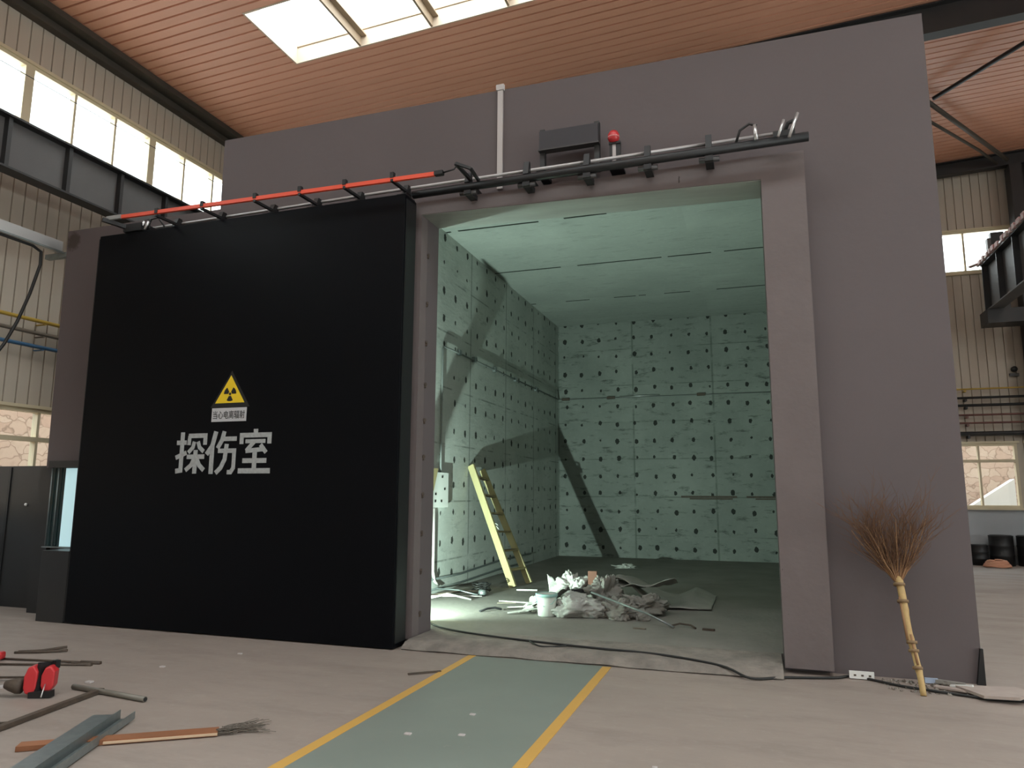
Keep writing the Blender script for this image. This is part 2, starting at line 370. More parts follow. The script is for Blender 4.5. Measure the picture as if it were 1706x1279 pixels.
struct(dl.build('trim_1', LOWWALL), 'painted dado along the foot of the left wall', 'wall')
we, de = wall_with_windows('wall_end', 'y', HY1, 1, HX0, HX1, 10.8, 'beige ribbed sheet wall at the far end of the hall', [(2.6, 6.45), (6.9, 9.5)], [(3.6, 6.06), (6.25, 9.2)])
struct(de.build('trim_2', LOWWALL), 'pale blue grey dado below the far windows', 'wall')
wr, dr = wall_with_windows('wall_right', 'x', HX1, 1, HY0, HY1, 10.8, 'beige ribbed sheet wall far to the right', [(-10, 14)], [(-10, 6)])
struct(dr.build('trim_3', LOWWALL))
wb, db = wall_with_windows('wall_rear', 'y', HY0, -1, HX0, HX1, 10.8, 'ribbed sheet wall behind the camera', [(-8, 8)], [])
struct(db.build('trim_4', LOWWALL))

wn = [0]
def window(plane, pos, out, a0, a1, z0, z1, mull, thick=(), transom=None, label='', low_mull=None):
    wn[0] += 1
    fd = .10; fr = MB(); t = .06
    def B(mb, p, q, za, zb, d0=-.03, d1=.10):
        lo_, hi_ = sorted((pos+out*d0, pos+out*d1))
        if plane == 'x': mb.box(lo_, hi_, p, q, za, zb)
        else: mb.box(p, q, lo_, hi_, za, zb)
    B(fr, a0, a1, z0, z0+t); B(fr, a0, a1, z1-t, z1); B(fr, a0, a0+t, z0+t, z1-t); B(fr, a1-t, a1, z0+t, z1-t)
    for m_ in mull: B(fr, m_-.022, m_+.022, z0+t, z1-t, -.015)
    for m_ in thick: B(fr, m_-.075, m_+.075, z0+t, z1-t)
    if transom: B(fr, a0+t, a1-t, transom-.035, transom+.035, -.02)
    root = fr.build('window_%d' % wn[0], CREAM); struct(root, label, 'window')
    g = MB(); B(g, a0+t*.5, a1-t*.5, z0+t*.5, z1-t*.5, .035, .043); g.build('pane', GLASS, root)
    s = MB(); B(s, a0-.05, a1+.05, z0-.05, z0, -.09, .12); s.build('window_sill', CREAM, root)
    h = MB(); B(h, a0-.05, a1+.05, z1, z1+.05, -.06, .05); h.build('window_head', CREAM, root)
    return root
y = 7.65; mu = []; th = []
for k in range(-8, 3):
    th.append(7.65+2.5*k)
    mu += [7.65+2.5*k+.84, 7.65+2.5*k+1.66]
th = [q for q in th if .1 < q < 12.5 ]; mu = [q for q in mu if .1 < q < 12.5]
window('x', HX0, -1, 0.0, 12.6, WZ0, WZ1, mu, th, None, 'long high window strip with cream frames above the left crane beam')
window('x', HX0, -1, 6.2, 9.2, LZ0, LZ1, [7.3, 8.42], (), 2.42, 'low cream framed window on the left showing a stone wall outside')
window('y', HY1, 1, 2.6, 6.45, WZ0, WZ1, [3.9, 5.33], (), None, 'high bright window on the far wall left of the steel column')
window('y', HY1, 1, 6.9, 9.5, WZ0, WZ1, [8.2], ())
window('y', HY1, 1, 3.6, 6.06, LZ0, LZ1, [4.4, 5.24], (), 2.47, 'low cream framed window on the far wall above the black drums')
window('y', HY1, 1, 6.25, 9.2, LZ0, LZ1, [7.2, 8.2], (), 2.47)
window('x', HX1, 1, -10, 14, WZ0, WZ1, [], [-8+2.5*k for k in range(9)])
window('x', HX1, 1, -10, 6, LZ0, LZ1, [], [-7+2.5*k for k in range(5)], 2.47)
window('y', HY0, -1, -8, 8, WZ0, WZ1, [], [-4, 0, 4])

# skylight wells: cream upstands, ribs, glass panes
for k, (a, b_) in enumerate(SKYL):
    wn[0] += 1; fr = MB(); H = .34
    def q(x0, x1, y0, y1, z0, z1):
        fr.add([(x0, y0, ceil_z(x0)+z0), (x1, y0, ceil_z(x1)+z0), (x1, y1, ceil_z(x1)+z0), (x0, y1, ceil_z(x0)+z0), (x0, y0, ceil_z(x0)+z1), (x1, y0, ceil_z(x1)+z1), (x1, y1, ceil_z(x1)+z1), (x0, y1, ceil_z(x0)+z1)],
               [(0, 3, 2, 1), (4, 5, 6, 7), (0, 1, 5, 4), (1, 2, 6, 5), (2, 3, 7, 6), (3, 0, 4, 7)])
    w = .03
    q(SKX0+.002, SKX0+w, a+.002, b_-.002, -.012, H); q(SKX1-w, SKX1-.002, a+.002, b_-.002, -.012, H); q(SKX0+w, SKX1-w, a+.002, a+w, -.012, H); q(SKX0+w, SKX1-w, b_-w, b_-.002, -.012, H)
    root = fr.build('window_%d' % wn[0], mat('cream_skylight_upstand', (.50, .40, .31), .6)); struct(root, 'skylight strip with cream sides in the tan ceiling' if k == 0 else None, 'skylight' if k == 0 else None)
    x = SKX0+1.42; dv = MB(); fr = dv
    while x < SKX1-.2:
        q(x-.07, x-.03, a, b_, .0, .20); q(x-.03, x+.07, a, b_, .17, .20); x += 1.42
    q(SKX0+w, SKX1-w, b_-w-.02, b_-w-.004, H-.035, H-.012)
    dv.build('rafter_purlin', mat('brown_purlin', (.30, .22, .15), .6), root)
    g_ = MB(); fr = g_; q(SKX0, SKX1, a, b_, H-.01, H+.0); g_.build('pane', GLASS, root)

# the painted walkway and its yellow edges
tag(MB().add([(-2.68, -2, .004), (-1.42, -2, .004), (-1.42, 7.02, .004), (-2.74, 7.02, .004), (-2.68, -2, 0), (-1.42, -2, 0), (-1.42, 7.02, 0), (-2.74, 7.02, 0)],
    [(0, 1, 2, 3), (4, 7, 6, 5), (0, 4, 5, 1), (1, 5, 6, 2), (2, 6, 7, 3), (3, 7, 4, 0)]).build('walkway_marking', GREENP), 'worn green painted walkway leading to the chamber opening', 'floor marking')
tag(MB().prism([(-2.775, -2), (-2.675, -2), (-2.735, 7.02), (-2.815, 7.02)], 'z', 0, .006).build('floor_line', YELLOWP), 'yellow painted line on the left edge of the green walkway', 'floor marking', 'yellow walkway lines')
tag(MB().prism([(-1.43, -2), (-1.345, -2), (-1.37, 7.0), (-1.45, 7.0)], 'z', 0, .006).build('floor_line', YELLOWP), 'yellow painted line on the right edge of the green walkway', 'floor marking', 'yellow walkway lines')

# ------------------------------------------------------------------ the concrete bunker
XJ, XO, XR, XU, XW = -3.6, .17, 1.775, -6.68, -9.36
YF, YI = 7.487, 7.80
ZT, ZOL, ZOR = 6.353, 4.85, 4.755
RC = .10   # chamber floor level
mb = MB()
# front slab with the opening and the low wing on the left, one outline
out = [(XW+.03, 0), (XJ, 0), (XJ, ZOL), (XO, ZOR), (XO, 0), (XR, 0), (XR-.02, ZT), (XU, ZT), (XU, 5.37), (XW-.03, 5.37)]
mb.prism(out, 'y', YF, YI)
struct(mb.build('wall_front', PURPLE), 'mauve grey painted front wall of the concrete chamber', 'wall')
# casing raised round the opening
YC, XC0, XC1, ZC = 7.32, -4.2, .583, 5.005
mb = MB().prism([(XC0, .05), (XJ, .05), (XJ, ZOL), (XO, ZOR), (XO, .05), (XC1, .05), (XC1, ZC), (XC0, ZC)], 'y', YC, YF-.002)
struct(mb.build('trim_5', CASING), 'raised painted casing round the chamber opening', 'door casing')
struct(MB().prism([(XJ+.002, ZOL-.006), (XO-.002, ZOR-.006), (XO-.002, ZOR-.001), (XJ+.002, ZOL-.001)], 'y', YC+.01, YI+.002).build('trim_7', mat('pale_green_grey_soffit', (.34, .36, .335), .85, col2=(.27, .285, .265), scale=3, amount=.6, stretch=(.4, 2, 1))), 'bare concrete underside of the opening lintel', 'soffit')
def add_marks(m, kind):
    nt = m.node_tree; g = NG(nt); b = nt.nodes['Principled BSDF']; src = b.inputs['Base Color'].links[0].from_socket
    co = nt.nodes.new('ShaderNodeTexCoord').outputs['Object']; sp = nt.nodes.new('ShaderNodeSeparateXYZ'); nt.links.new(co, sp.inputs[0])
    if kind == 'stain':      # rough unpainted patch high on the wing wall
        dx = g.m('SUBTRACT', sp.outputs[0], -9.27); dz = g.m('SUBTRACT', sp.outputs[2], 5.22)
        d = g.m('SQRT', g.m('ADD', g.m('MULTIPLY', dx, dx), g.m('MULTIPLY', dz, dz)))
        d = g.m('ADD', d, g.m('MULTIPLY', g.m('SUBTRACT', g.noise(co, 9, 5), .5), .25))
        f = g.m('MULTIPLY', g.rng(d, .15, .09), .8); col = (.045, .032, .025)
    else:                    # sparse vertical scratches
        f = g.m('MULTIPLY', g.rng(g.noise(g.mapping(co, (9, 1, 2.2)), 2.2, 3, .5), .745, .765), .85); col = (.03, .022, .02)
    nt.links.new(g.mix(f, src, col), b.inputs['Base Color'])
add_marks(PURPLE, 'stain'); add_marks(CASING, 'scratch')
# bolt stubs on the left jamb
ORD = ['lowest', 'second lowest', 'third lowest', 'fourth lowest', 'fifth lowest', 'fifth from the top', 'fourth from the top', 'third from the top', 'second from the top', 'topmost']
for k, z in enumerate([.30, .755, 1.17, 1.596, 2.02, 2.437, 2.853, 3.347, 3.818, 4.407]):
    st = MB().tube([(XJ-.01, 7.50, z), (XJ+.018, 7.50+.01*math.sin(k), z)], .022, 8).tube([(XJ-.01, 7.50, z), (XJ+.008, 7.50, z-.04)], .014, 6)
    tag(st.build('wall_bolt', RUST, origin=(XJ, 7.5, z)), 'dark rusty bolt stub in the left jamb of the opening, %s' % ORD[k], 'bolt', 'bolt stubs down the left jamb')
XI, XB2, YB, ZR = -4.81, 1.30, 18.0, 5.98
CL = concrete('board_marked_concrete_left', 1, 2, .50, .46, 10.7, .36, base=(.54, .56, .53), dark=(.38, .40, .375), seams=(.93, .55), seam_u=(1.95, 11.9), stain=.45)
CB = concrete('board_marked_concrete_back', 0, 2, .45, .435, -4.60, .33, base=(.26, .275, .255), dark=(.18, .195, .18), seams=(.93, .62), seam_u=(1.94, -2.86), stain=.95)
CC = concrete('board_marked_concrete_ceiling', 0, 1, .9, .7, 0, 0, dots=False, base=(.33, .35, .325), dark=(.26, .28, .26),
              lines=[(1, 10.72, .47), (1, 13.13, .42), (1, 15.62, .50)], stain=.35)
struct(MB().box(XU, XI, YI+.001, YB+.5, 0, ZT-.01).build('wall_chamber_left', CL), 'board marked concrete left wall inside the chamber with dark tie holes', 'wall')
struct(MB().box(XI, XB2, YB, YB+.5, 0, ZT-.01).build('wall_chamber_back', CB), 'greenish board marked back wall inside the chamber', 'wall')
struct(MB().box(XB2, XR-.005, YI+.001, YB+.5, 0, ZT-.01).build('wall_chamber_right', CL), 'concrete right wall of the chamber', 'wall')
struct(MB().box(XI, XB2, YI+.001, YB, ZR, ZT-.01).build('ceiling_chamber', CC), 'board marked concrete ceiling inside the chamber', 'ceiling')
# chamber floor, then the rough threshold strip
struct(MB().box(XI, XB2, YI, YB, 0, RC-.02).build('floor_chamber', CFLOOR), 'dusty concrete floor inside the chamber', 'floor')
mb = MB(); nx, ny = 60, 8; vs = []; fs = []
for j in range(ny+1):
    for i in range(nx+1):
        x = XJ+.02+(XO-XJ-.04)*i/nx; yy = 7.03+(YI-7.03)*j/ny; e = noise.noise(Vector((x*2.3, 0, 3)))*.035 if j == 0 else 0
        zz = (.012 if j == 0 else .055+.024*min(j/3, 1)) + noise.noise(Vector((x*3, yy*6, 0)))*.012
        if j == ny: zz = RC-.018
        vs.append((x, yy+e, max(zz, .004)))
fs = [(j*(nx+1)+i, j*(nx+1)+i+1, (j+1)*(nx+1)+i+1, (j+1)*(nx+1)+i) for j in range(ny) for i in range(nx)]
o = len(vs); vs += [(XJ+.02, 7.0, 0), (XO-.02, 7.0, 0)]
mb.add(vs, fs, True)
mb.box(XJ+.03, XO-.03, 7.06, YI, -.05, .008)
struct(mb.build('trim_6', ROUGHC), 'rough broken concrete threshold across the opening', 'threshold')

# roof frames, eave trim
def ibeam(mb, a, b, h, w, tf=.02, tw=.014, upv=(0, 0, 1)):
    a, b = Vector(a), Vector(b); u = Vector(upv)
    mb.bar(a+u*(h/2-tf/2), b+u*(h/2-tf/2), w, tf, upv); mb.bar(a-u*(h/2-tf/2), b-u*(h/2-tf/2), w, tf, upv); mb.bar(a, b, tw, h-2*tf, upv)
mb = MB(); z0 = ceil_z(HX0)
mb.box(HX0+.0, HX0+.10, HY0, HY1, 9.17, 9.34); mb.box(HX0, HX0+.16, HY0, HY1, 9.14, 9.17); mb.box(HX0+.10, HX0+.34, HY0, HY1, 9.30, 9.35); mb.box(HX0+.30, HX0+.34, HY0, HY1, 9.35, 9.41)
tag(mb.build('eave_beam', BROWNST), 'dark olive eave beam where the left wall meets the tan ceiling', 'beam')
def rafter(yc, h, w, name, label, x0, x1, zoff=.03):
    mb = MB(); a = Vector((x0, yc, ceil_z(x0)-h/2-zoff)); b_ = Vector((x1, yc, ceil_z(x1)-h/2-zoff))
    ibeam(mb, a, b_, h, w); k = x0+1.0
    t = tag(mb.build(name, DARKST), label, 'beam'); return t
rafter(13.2, .56, .24, 'roof_rafter', 'dark steel roof rafter just right of the chamber top', HX0+.4, 8.0)
rafter(20.35, .34, .22, 'roof_rafter', 'black steel rafter against the far end wall above the high window', HX0+.4, 8.0)
# the rusty-looking lug on top of the rafter near the chamber's top edge
tag(MB().tube([(3.9, 16.28, 9.93), (6.6, 12.68, 10.0)], .045, 8).build('roof_brace', DARKST), 'dark diagonal roof brace rising to the upper right corner', 'brace', 'diagonal roof braces')
tag(MB().tube([(3.6, 16.1, 9.95), (6.3, 20.1, 9.97)], .05, 8).build('roof_brace', BROWNST), 'brown diagonal roof brace running down to the steel column head', 'brace', 'diagonal roof braces')
tag(MB().tube([(3.6, 16.7, 9.9), (5.5, 19.3, 9.95), (6.1, 20.2, 9.93)], .035, 8).build('roof_brace', BROWNST), 'thin brown roof brace just below the thicker one', 'brace', 'diagonal roof braces')

def column(x, yc, zt, label, rz=0):
    t = thing('steel_column', label, 'column', (x, yc, 0))
    mb = MB().box(x-.14, x-.12, yc-.15, yc+.15, .02, zt).box(x+.12, x+.14, yc-.15, yc+.15, .02, zt).box(x-.12, x+.12, yc-.008, yc+.008, .02, zt)
    mb.build('shaft', DARKST, t)
    MB().box(x-.2, x+.2, yc-.2, yc+.2, 0, .02).build('base_plate', DARKST, t); return t
c1 = column(6.62, 20.35, 9.9, 'black steel column beside the high window of the far wall')
MB().box(6.34, 6.60, 20.12, 20.5, 3.0, 9.85).build('cover_plate', DARKST, c1)

# left crane runway beam
t = thing('crane_runway_beam', 'dark steel crane beam with grey web running below the left window strip', 'beam', (-9.9, 4, 6.1))
XBL = -9.9; zt, zb = 6.88, 6.10
MB().box(XBL-.15, XBL+.15, -12, 20.4, zt-.03, zt).box(XBL-.04, XBL+.04, -12, 20.4, zt, zt+.06).build('top_flange', DARKST, t)
MB().box(XBL-.12, XBL+.12, -12, 20.4, zb, zb+.03).build('bottom_flange', DARKST, t)
MB().box(XBL-.008, XBL+.008, -12, 20.4, zb+.03, zt-.03).build('web', GREYST, t)
k = 6.77
ysr = [6.77-.96*3+.96*i for i in range(12)]
for yy in ysr: MB().box(XBL+.008, XBL+.10, yy-.03, yy+.03, zb+.03, zt-.03).build('stiffener', DARKST, t)
for yy in (-3.0, 13.0):
    c = column(XBL, yy, zb, 'dark steel column carrying the left crane beam %s' % ('behind the chamber' if yy > 0 else 'beside the camera'))
# thin wire across the left windows
tag(MB().tube([(-10.4, 2.5, 8.03), (-10.4, 7.0, 7.95), (-10.4, 12.4, 7.98)], .006, 6).build('wire', CABLE), 'thin dark wire strung across the left window strip', 'wire')

# right crane runway beam with its cap and tape
XBR = 5.55
t = thing('crane_runway_beam', 'dark steel crane beam with red taped rail cut off at the right edge', 'beam', (XBR, 10, 6))
y0, y1 = 2.0, 19.7; zt2, zb2 = 7.17, 6.0
MB().box(XBR-.17, XBR+.17, y0, y1, zt2-.03, zt2).build('top_flange', DARKST, t)
MB().box(XBR-.15, XBR+.15, y0, y1, zb2, zb2+.03).build('bottom_flange', GREYST, t)
MB().box(XBR-.01, XBR+.01, y0, y1, zb2+.03, zt2-.03).build('web', GREYST, t)
for i in range(9): MB().box(XBR-.14, XBR+.14, y1-.03-i*1.1, y1-i*1.1, zb2+.03, zt2-.03).build('stiffener', DARKST, t)
MB().tube([(XBR-.17, y0, zt2+.04), (XBR-.17, y1+.15, zt2+.04)], .035, 10).build('rail', SILVER, t)
tp = MB()
for i in range(16):
    a = y1-.2-i*.28+random.uniform(-.05, .05); tp.box(XBR-.22-random.uniform(0, .02), XBR-.12, a, a+random.uniform(.1, .22), zt2-.005, zt2+.09+random.uniform(0, .04))
tp.build('warning_tape', TAPE, t)
MB().bar((XBR-.10, y1-.1, zt2+.06), (XBR-.35, y1+.15, zt2+.02), .10, .03).build('tape_end', TAPE, t)
cb = MB().box(XBR-.2, 6.44, 19.35, 19.95, zb2-.34, zb2-.002); tag(cb.build('bracket', DARKST), 'black steel corbel under the end of the right crane beam', 'bracket')
column(6.6, 18.6, zb2-.36, 'black steel column below the corbel of the right crane beam')
t = thing('crane_end_stop', 'black upright end stop standing in front of the high far window', 'stop', (5.85, 20.0, 7.18))
MB().box(5.74, 6.02, 19.95, 20.1, zb2+.0, 8.06).build('post', DARKST, t)
MB().box(5.66, 5.74, 19.95, 20.1, 7.95-.55, 7.92).build('buffer', GREYST, t)
MB().box(5.64, 5.72, 19.94, 19.96, 7.3, 7.62).build('plate', GREYST, t)

# ------------------------------------------------------------------ sliding door
DX0, DX1, DY0, DY1, DZ0, DZ1 = -8.165, -3.645, 6.976, 7.26, .012, 4.975
t = thing('sliding_door', 'huge black steel sliding door with white characters and a radiation warning sign', 'door', (-5.9, DY0, 0))
MB().box(DX0, DX1, DY0, DY1, DZ0, DZ1).build('door_panel', BLACKD, t, bevel=.006)
MB().box(DX1, DX1+.010, DY0+.03, DY1-.02, .06, DZ1-.05).build('edge_plate', BLACK, t)
MB().box(DX0-.012, DX0, DY0+.0, DY1, .03, DZ1-.04).build('edge_plate', BLACK, t)
def text_mesh(s, cx, cz, height, width, yy, m, parent, name, offset, depth=.003, shear=0):
    cu = bpy.data.curves.new(name, 'FONT'); cu.body = s; cu.size = 1; cu.align_x = 'CENTER'; cu.offset = 0; cu.extrude = 0; cu.resolution_u = 6
    tmp = bpy.data.objects.new('tmp', cu); COL.objects.link(tmp)
    def grab(off, ex):
        cu.offset = off; cu.extrude = ex; bpy.context.view_layer.update()
        return bpy.data.meshes.new_from_object(tmp.evaluated_get(bpy.context.evaluated_depsgraph_get()))
    me = grab(offset, .01)
    xs = [v.co.x for v in me.vertices]; zs = [v.co.y for v in me.vertices]
    bpy.data.objects.remove(tmp)
    if not xs: return None
    x0, x1, za, zb_ = min(xs), max(xs), min(zs), max(zs)
    base = parent.location if parent.parent is None else parent.location+parent.parent.location
    for v in me.vertices:
        X = cx+((v.co.x-x0)/(x1-x0)-.5)*width; Z = cz+((v.co.y-za)/(zb_-za)-.5)*height
        Y = yy-(depth if v.co.z > 0 else 0)
        v.co = Vector((X, Y, Z))-base
    me.materials.clear(); me.materials.append(m)
    o = bpy.data.objects.new(name, me); COL.objects.link(o); o.parent = parent; return o
# big characters, drawn as thick strokes on a 100 x 100 field
def strokes(polys, cx, cz, w, h, parent):
    mb = MB()
    for k, pl in enumerate(polys):
        # ribbon with width along the polyline
        wd = pl[0]; pts = [Vector((cx+(x-50)/100*w, 0, cz+(y-50)/100*h)) for x, y in pl[1:]]
        hw = wd/100*w/2; n = len(pts); L = []; R_ = []
        for i, p in enumerate(pts):
            d1 = (pts[i]-pts[i-1]).normalized() if i > 0 else None; d2 = (pts[i+1]-pts[i]).normalized() if i < n-1 else None
            if d1 is None: d = d2; s_ = 1
            elif d2 is None: d = d1; s_ = 1
            else: d = (d1+d2).normalized(); s_ = 1/max(.5, d.dot(d1))
            nn = Vector((-d.z, 0, d.x)); L.append(p+nn*hw*s_); R_.append(p-nn*hw*s_)
        vs = []
        yf, yb = DY0-.0025-.00012*k, DY0-.0002
        for yv in (yf, yb):
            for p in L+R_: vs.append((p.x, yv, p.z))
        fs = []
        for i in range(n-1):
            fs.append((i, i+1, n+i+1, n+i)); o = 2*n; fs.append((o+n+i, o+n+i+1, o+i+1, o+i))
            fs.append((i, o+i, o+i+1, i+1)); fs.append((n+i, n+i+1, o+n+i+1, o+n+i))
        fs.append((0, n, 3*n, 2*n)); fs.append((n-1, 3*n-1, 4*n-1, 2*n-1))
        mb.add(vs, fs)
    return mb.build('character', LETTER, parent)
TAN = [(12, 4, 74, 36, 74), (13, 22, 99, 22, 8, 5, 6), (12, 3, 38, 38, 50),
       (12, 42, 90, 97, 90, 97, 68), (11, 46, 90, 44, 68), (11, 62, 76, 58, 62, 44, 50), (11, 74, 76, 80, 62, 94, 52),
       (12, 40, 40, 97, 40), (13, 68, 56, 68, 0), (12, 66, 38, 56, 20, 38, 8), (12, 71, 38, 82, 20, 98, 8)]
SHANG = [(14, 28, 100, 18, 66, 0, 46), (14, 18, 70, 18, 0), (13, 56, 100, 50, 80, 36, 60), (12, 50, 82, 98, 82),
         (12, 38, 54, 92, 54, 92, 14, 84, 4, 72, 4), (13, 66, 70, 62, 34, 50, 14, 34, 2)]
SHI = [(13, 50, 100, 50, 88), (12, 8, 66, 8, 86, 92, 86, 92, 66), (10, 20, 72, 80, 72), (11, 48, 72, 30, 56, 24, 50), (11, 22, 50, 80, 54), (11, 66, 64, 84, 46),
       (13, 50, 50, 50, 8), (12, 14, 28, 86, 28), (13, 2, 5, 98, 5)]
def conv(c): return [[s[0]]+[(s[i], s[i+1]) for i in range(1, len(s), 2)] for s in c]
strokes(conv(TAN), -6.42, 2.075, .45, .50, t); strokes(conv(SHANG), -5.962, 2.07, .43, .50, t); strokes(conv(SHI), -5.492, 2.083, .46, .51, t)
# warning triangle
sg = MB().prism([(-6.16, 2.605), (-5.60, 2.605), (-5.88, 3.04)], 'y', DY0-.006, DY0-.0005).build('warning_sign', INK, t)
MB().prism([(-6.095, 2.655), (-5.675, 2.655), (-5.885, 2.985)], 'y', DY0-.009, DY0-.0062).build('sign_face', YEL, sg)
mb = MB(); cx, cz = -5.885, 2.763
for a0_ in (60, 180, 300):
    pts = []
    for q_ in range(9):
        a = math.radians(a0_+60*q_/8); pts.append((cx+.088*math.cos(a), cz+.088*math.sin(a)))
    for q_ in range(9):
        a = math.radians(a0_+60-60*q_/8); pts.append((cx+.026*math.cos(a), cz+.026*math.sin(a)))
    mb.prism([(p[0], p[1]) for p in pts], 'y', DY0-.0115, DY0-.0092)
mb.prism([(cx+.016*math.cos(a*PI/8), cz+.016*math.sin(a*PI/8)) for a in range(16)], 'y', DY0-.0115, DY0-.0092)
# blades point up-left, up-right and down
mb.v = [(cx+(v[0]-cx), v[1], cz-(v[2]-cz)) if False else v for v in mb.v]
Mx = Matrix.Translation((cx, 0, cz)) @ Matrix.Rotation(math.radians(180), 4, 'Y') @ Matrix.Translation((-cx, 0, -cz))
mb.xf(Mx).build('trefoil', INK, sg)
pl = MB().box(-6.135, -5.64, DY0-.006, DY0-.0005, 2.435, 2.597).build('caption_plate', PLATEW, t)
text_mesh('当心电离辐射', -5.888, 2.515, .096, .455, DY0-.0062, INK, pl, 'caption_text', .003, .002)

# ------------------------------------------------------------------ door track, rod, conductor bar
t = thing('door_track', 'black tube track with fin brackets mounted above the opening', 'track', (-1.5, 7.12, 5.03))
MB().tube([(-3.62, 7.12, 5.012), (.62, 7.12, 5.045)], .046, 16).build('track_tube', BLACK, t)
for x, h in [(-2.94, .13), (-2.25, .16), (-1.575, .15), (-.932, .14), (-.316, .16)]:
    b1 = MB().prism([(7.08, 5.06), (7.20, 5.06), (7.17, 5.06+h), (7.13, 5.06+h)], 'x', x-.03, x+.03); b1.box(x-.04, x+.04, 7.10, 7.32, 4.93, 4.985); b1.box(x-.03, x+.03, 7.17, YF-.004, 5.02, 5.09)
    br = b1.build('fin_bracket', BLACK, t)
    MB().tube([(x-.10, 7.14, 4.955), (x+.10, 7.14, 4.955)], .028, 10).build('roller', mat('dull_steel', (.07, .066, .066), .5, metal=.5), br)
e = MB().box(.30, .50, 7.10, 7.20, 5.08, 5.14).tube([(.40, 7.14, 5.12), (.44, 7.14, 5.22), (.52, 7.1, 5.23)], .02, 8).build('end_clamp', BLACK, t)
MB().tube([(.40, 7.05, 5.22), (.34, 7.05, 5.05)], .014, 8).build('clamp_pin', SILVER, e)
MB().tube([(.53, 7.05, 5.27), (.44, 7.05, 5.03)], .016, 8).build('clamp_pin', SILVER, e)
MB().tube([(-.05, 7.1, 5.08), (-.01, 7.08, 5.19), (.08, 7.07, 5.24), (.15, 7.07, 5.21)], .013, 8).build('hose', BLACK, t)
MB().tube([(.13, 7.07, 5.22), (.14, 7.07, 5.06)], .020, 8).build('hose_end', SILVER, t)
tag(MB().tube([(-7.9, 7.2, 5.085), (-4.2, 7.2, 5.135), (.30, 7.2, 5.16)], .019, 10).build('guide_rod', mat('pale_steel_rod', (.45, .43, .43), .4, metal=.4)), 'pale thin steel rod running just behind the black track tube', 'rod')
t = thing('conductor_bar', 'bright orange red bar on black arms above the sliding door', 'bar', (-5.4, 6.8, 5.09))
MB().bar((-7.62, 6.8, 5.115), (-3.2, 6.8, 5.066), .035, .045).build('cover_bar', RED, t)
for x in (-7.05, -6.34, -5.56, -4.93, -4.33, -3.72):
    am = MB().bar((x, 6.78, 5.06), (x+.02, 7.20, 5.06), .035, .028).prism([(7.06, 4.985), (7.24, 4.985), (7.19, 5.15), (7.13, 5.15)], 'x', x-.03, x+.03).box(x-.06, x+.06, 7.02, 7.25, 4.976, 5.0)
    a_ = am.build('support_arm', BLACK, t); MB().box(x-.022, x+.022, 6.775, 6.825, 5.09, 5.155).build('clip', BLACK, a_)
MB().box(-3.2, -3.10, 6.77, 6.83, 5.045, 5.09).build('end_cap', BLACK, t)
MB().box(-7.86, -7.62, 6.77, 6.80, 5.09, 5.14).build('end_clamp', SILVER, t)
MB().bar((-7.86, 6.72, 5.08), (-7.60, 7.2, 5.02), .05, .05).box(-7.75, -7.45, 6.95, 7.2, 4.98, 5.08).build('end_bracket', BLACK, t)
MB().tube([(-7.45, 7.05, 5.0), (-7.40, 7.05, 5.15), (-7.28, 7.05, 5.16), (-7.15, 7.05, 5.0)], .012, 8).tube([(-7.5, 7.0, 5.0), (-7.46, 7.0, 5.12), (-7.38, 7.0, 5.13), (-7.36, 7.0, 5.0)], .012, 8).build('hose_loop', BLACK, t)
MB().tube([(-7.5, 6.98, 4.99), (-7.43, 6.98, 5.10)], .018, 8).tube([(-7.42, 6.98, 4.99), (-7.36, 6.98, 5.09)], .018, 8).build('connector', SILVER, t)
t = thing('current_collector', 'black folding collector arm between the orange bar and the track', 'arm', (-3.0, 6.95, 5.1))
MB().tube([(-3.10, 6.8, 5.07), (-2.98, 6.82, 5.10), (-2.96, 6.84, 5.15)], .010, 8).build('lead', BLACK, t)
MB().bar((-2.97, 6.83, 5.17), (-2.90, 7.1, 5.09), .035, .03).bar((-2.97, 6.83, 5.17), (-2.82, 6.9, 5.12), .03, .03).bar((-2.82, 6.9, 5.12), (-2.80, 7.1, 5.06), .03, .03).build('arm', BLACK, t)

# display box, beacon, conduit
t = thing('display_box', 'dark rectangular display box on two posts above the opening', 'display', (-1.8, 7.3, 5.1))
MB().box(-2.14, -1.475, 7.24, 7.33, 5.395, 5.61).build('housing', mat('dark_display_face', (.028, .026, .032), .35), t, bevel=.004)
MB().box(-2.15, -1.465, 7.235, 7.335, 5.38, 5.395).build('bottom_rim', mat('dull_steel', (.16, .15, .15)), t)
for x in (-2.12, -1.50):
    MB().box(x-.028, x+.028, 7.30, 7.37, 5.09, 5.66).build('post', DARKST, t)
MB().box(-1.66, -1.55, 7.18, YF-.003, 5.09, 5.13).build('foot', BLACK, t)
MB().box(-2.16, -2.06, 7.2, YF-.003, 5.09, 5.13).build('foot', BLACK, t)
t = thing('warning_beacon', 'small round red alarm light on twin posts beside the display box', 'beacon', (-1.31, 7.3, 5.1))
MB().lathe([(.0, -.07), (.045, -.06), (.062, -.02), (.062, .025), (.042, .062), (.0, .072)], (-1.31, 7.28, 5.43), 18).build('lens', CRIM, t)
MB().lathe([(.0, -.01), (.064, -.01), (.064, .006), (.0, .006)], (-1.31, 7.28, 5.425), 18).build('band', mat('pale_red_band', (.6, .2, .2)), t)
MB().box(-1.355, -1.325, 7.27, 7.30, 5.11, 5.37).box(-1.285, -1.235, 7.27, 7.30, 5.11, 5.35).box(-1.36, -1.235, 7.26, 7.31, 5.345, 5.37).build('post', BLACK, t)
MB().box(-1.325, -1.285, 7.275, 7.29, 5.15, 5.345).build('back_plate', PALE, t)
MB().box(-1.37, -1.22, 7.2, YF-.003, 5.085, 5.112).build('foot', BLACK, t)
